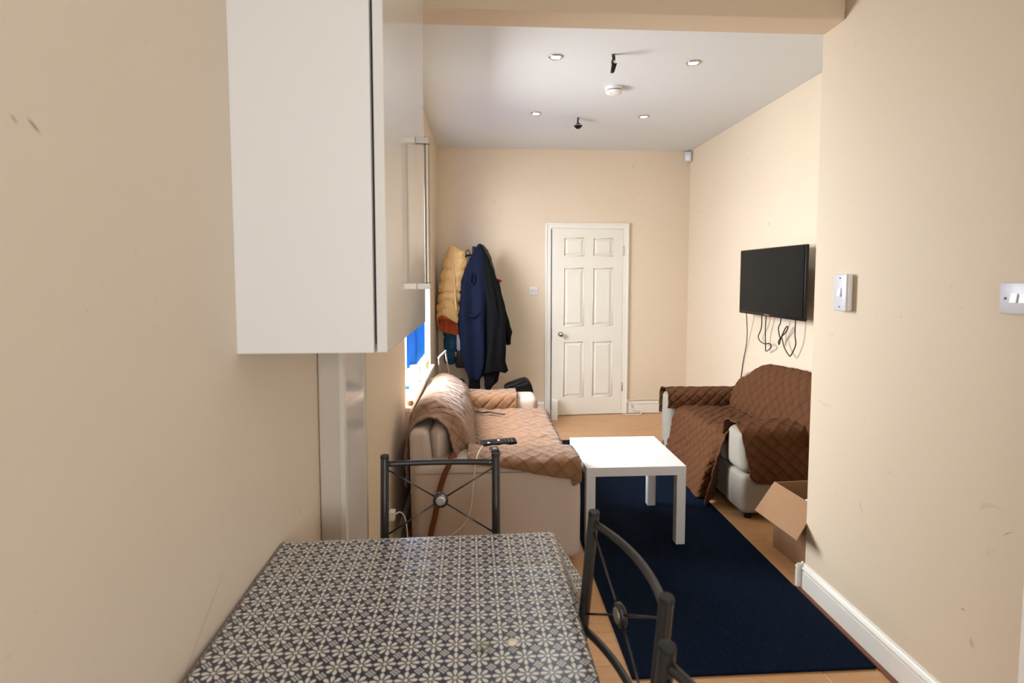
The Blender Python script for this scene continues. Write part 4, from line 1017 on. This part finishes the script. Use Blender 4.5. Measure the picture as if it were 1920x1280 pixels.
# olive jacket behind
g_ = thing('hooded_jacket', 'olive green hooded jacket behind the navy coat, one sleeve out right', 'jacket', (0.06, 5.42, 1.78), 'coats on the stand')
garment('hood', [(1.795, -0.01, 0.02, 5.33, 0.012), (1.735, 0.0, 0.064, 5.33, 0.04), (1.66, 0.01, 0.095, 5.33, 0.05), (1.52, 0.02, 0.13, 5.34, 0.06), (1.44, 0.03, 0.15, 5.36, 0.06)], M['olive'], g_, folds=3, famp=0.06, seed=8)
garment('body', [(1.60, 0.02, 0.10, 5.45, 0.03), (1.40, 0.0, 0.165, 5.46, 0.07), (1.1, -0.05, 0.20, 5.46, 0.08), (0.85, -0.06, 0.20, 5.46, 0.08)], M['dark_olive'], g_, folds=5, famp=0.08, seed=9)
garment('sleeve', [(1.45, 0.11, 0.17, 5.37, 0.03), (1.34, 0.12, 0.192, 5.38, 0.045), (1.17, 0.15, 0.236, 5.38, 0.05), (0.99, 0.20, 0.286, 5.38, 0.052), (0.92, 0.222, 0.308, 5.38, 0.05), (0.885, 0.232, 0.298, 5.38, 0.04)], M['dark_olive'], g_, folds=3, famp=0.07, seed=10)
garment('cuff', [(0.90, 0.236, 0.294, 5.38, 0.034), (0.84, 0.238, 0.290, 5.38, 0.034), (0.80, 0.24, 0.289, 5.38, 0.033)], M['black_cloth'], g_, folds=14, famp=0.03, seed=10)
# red scarf end
g_ = thing('red_scarf', 'pointed end of a red scarf sticking out right of the coats', 'scarf', (0.14, 5.42, 1.45), 'coats on the stand')
b = B(); b.hexa([(0.06, 5.395, 1.42), (0.165, 5.385, 1.405), (0.165, 5.40, 1.405), (0.06, 5.41, 1.42), (0.06, 5.395, 1.50), (0.208, 5.39, 1.44), (0.208, 5.40, 1.44), (0.06, 5.41, 1.50)])
bmesh.ops.recalc_face_normals(b.bm, faces=b.bm.faces); b.obj('fold', M['red'], g_)
B().tube([(0.08, 5.40, 1.50), (0.05, 5.41, 1.60), (0.04, 5.42, 1.70)], 0.02, 10, 4).obj('length', M['red'], g_, smooth=True)
# teal puffer, white shirt, dark bag
g_ = thing('puffer_jacket', 'teal blue puffer jacket hanging below the mustard jacket', 'jacket', (-0.33, 5.42, 1.3), 'coats on the stand')
garment('shell', [(1.70, -0.26, -0.20, 5.51, 0.03), (1.4, -0.37, -0.20, 5.51, 0.05), (1.0, -0.396, -0.215, 5.50, 0.065), (0.70, -0.39, -0.235, 5.48, 0.065), (0.595, -0.385, -0.262, 5.48, 0.06)], M['teal'], g_, folds=3, famp=0.03, seed=3, bands=0.14, band_amp=0.25)
g_ = thing('white_shirt', 'strip of a white shirt between the mustard and navy coats', 'shirt', (-0.24, 5.28, 1.2), 'coats on the stand')
garment('cloth', [(1.60, -0.20, -0.13, 5.36, 0.02), (1.2, -0.25, -0.14, 5.36, 0.035), (0.95, -0.256, -0.14, 5.36, 0.035), (0.745, -0.258, -0.15, 5.36, 0.03)], M['white_cloth'], g_, folds=4, famp=0.08, seed=12)
g_ = thing('shoulder_bag', 'dark shoulder bag with a metal buckle below the navy coat', 'bag', (-0.22, 5.40, 0.66), 'coats on the stand')
cushion(B(), -0.268, -0.15, 5.34, 5.42, 0.565, 0.76, 0.02, 0.01).obj('body', simple('dark brown leather', rgb(38, 30, 28), 0.5), g_, smooth=True)
B().box(-0.275, -0.255, 5.332, 5.3385, 0.68, 0.73, 0.002).obj('buckle', M['chrome'], g_)
B().tube([(-0.20, 5.385, 0.75), (-0.19, 5.40, 1.1), (-0.15, 5.42, 1.5), (-0.17, 5.44, 1.70)], 0.008, 8, 6).obj('strap', M['black_cloth'], g_, smooth=True)
# pale storage box behind the sofa arm, black case, suitcase
t_ = thing('storage_box', 'pale grey storage box standing below the coats', 'box', (0.0, 5.42, 0))
B().box(-0.03, 0.10, 5.34, 5.52, 0.002, 0.455, 0.01).obj('body', M['white_plastic'], t_)
B().box(-0.034, 0.104, 5.336, 5.524, 0.4552, 0.478, 0.005).obj('lid', M['white_plastic'], t_)
t_ = thing('carry_case', 'black carry case with a slot handle, behind the far sofa arm', 'case', (0.33, 5.0, 0))
b = B()
pts = [(0.20, 0.002), (0.475, 0.002), (0.478, 0.41), (0.462, 0.47), (0.435, 0.512), (0.405, 0.522), (0.37, 0.515), (0.235, 0.468), (0.212, 0.452), (0.204, 0.425)]
b.prism(pts, 1, 4.93, 5.07)
bmesh.ops.bevel(b.bm, geom=[e for e in b.bm.edges], offset=0.012, segments=2, profile=0.5, affect='EDGES')
b.obj('body', M['black_plastic'], t_, smooth='auto')
b = B().tube([(0.25, 4.925, 0.455), (0.40, 4.925, 0.505)], 0.006, 8); b.obj('rim', M['black_plastic'], t_, smooth=True)
B().hexa([(0.315, 4.921, 0.445), (0.43, 4.921, 0.478), (0.43, 4.93, 0.478), (0.315, 4.93, 0.445), (0.317, 4.921, 0.468), (0.425, 4.921, 0.50), (0.425, 4.93, 0.50), (0.317, 4.93, 0.468)]).obj('handle_slot', M['chair_metal'], t_)
tag(B().tube([(0.207, 5.0, 0.40), (0.19, 4.99, 0.40), (0.165, 4.98, 0.38), (0.15, 4.98, 0.30), (0.15, 4.98, 0.15), (0.16, 4.98, 0.006)], 0.0035, 8, 8).obj('case_lead', M['cable_black'], smooth=True), 'thin black lead curving from the black carry case', 'cable')
t_ = thing('suitcase', 'suitcase behind the sofa with its silver telescopic handle pulled up', 'suitcase', (-0.30, 4.72, 0))
B().box(-0.42, -0.16, 4.60, 4.84, 0.04, 0.56, 0.03, 3).obj('shell', M['black_cloth'], t_, smooth='auto')
for p, q in (((-0.366, 4.66, 0.55), (-0.378, 4.64, 0.775)), ((-0.292, 4.76, 0.55), (-0.330, 4.76, 0.815))):
    B().tube([p, q], 0.0085, 10).obj('handle_bar', M['chrome'], t_, smooth='auto')
B().tube([(-0.380, 4.63, 0.777), (-0.328, 4.77, 0.817)], 0.0095, 10).obj('grip', M['grey_plastic'], t_, smooth='auto')
for x in (-0.38, -0.20):
    for y_ in (4.63, 4.81): B().lathe([(0.020, -0.012), (0.020, 0.012)], (x, y_, 0.0205), 'Y', 14).obj('wheel', M['black_plastic'], t_)
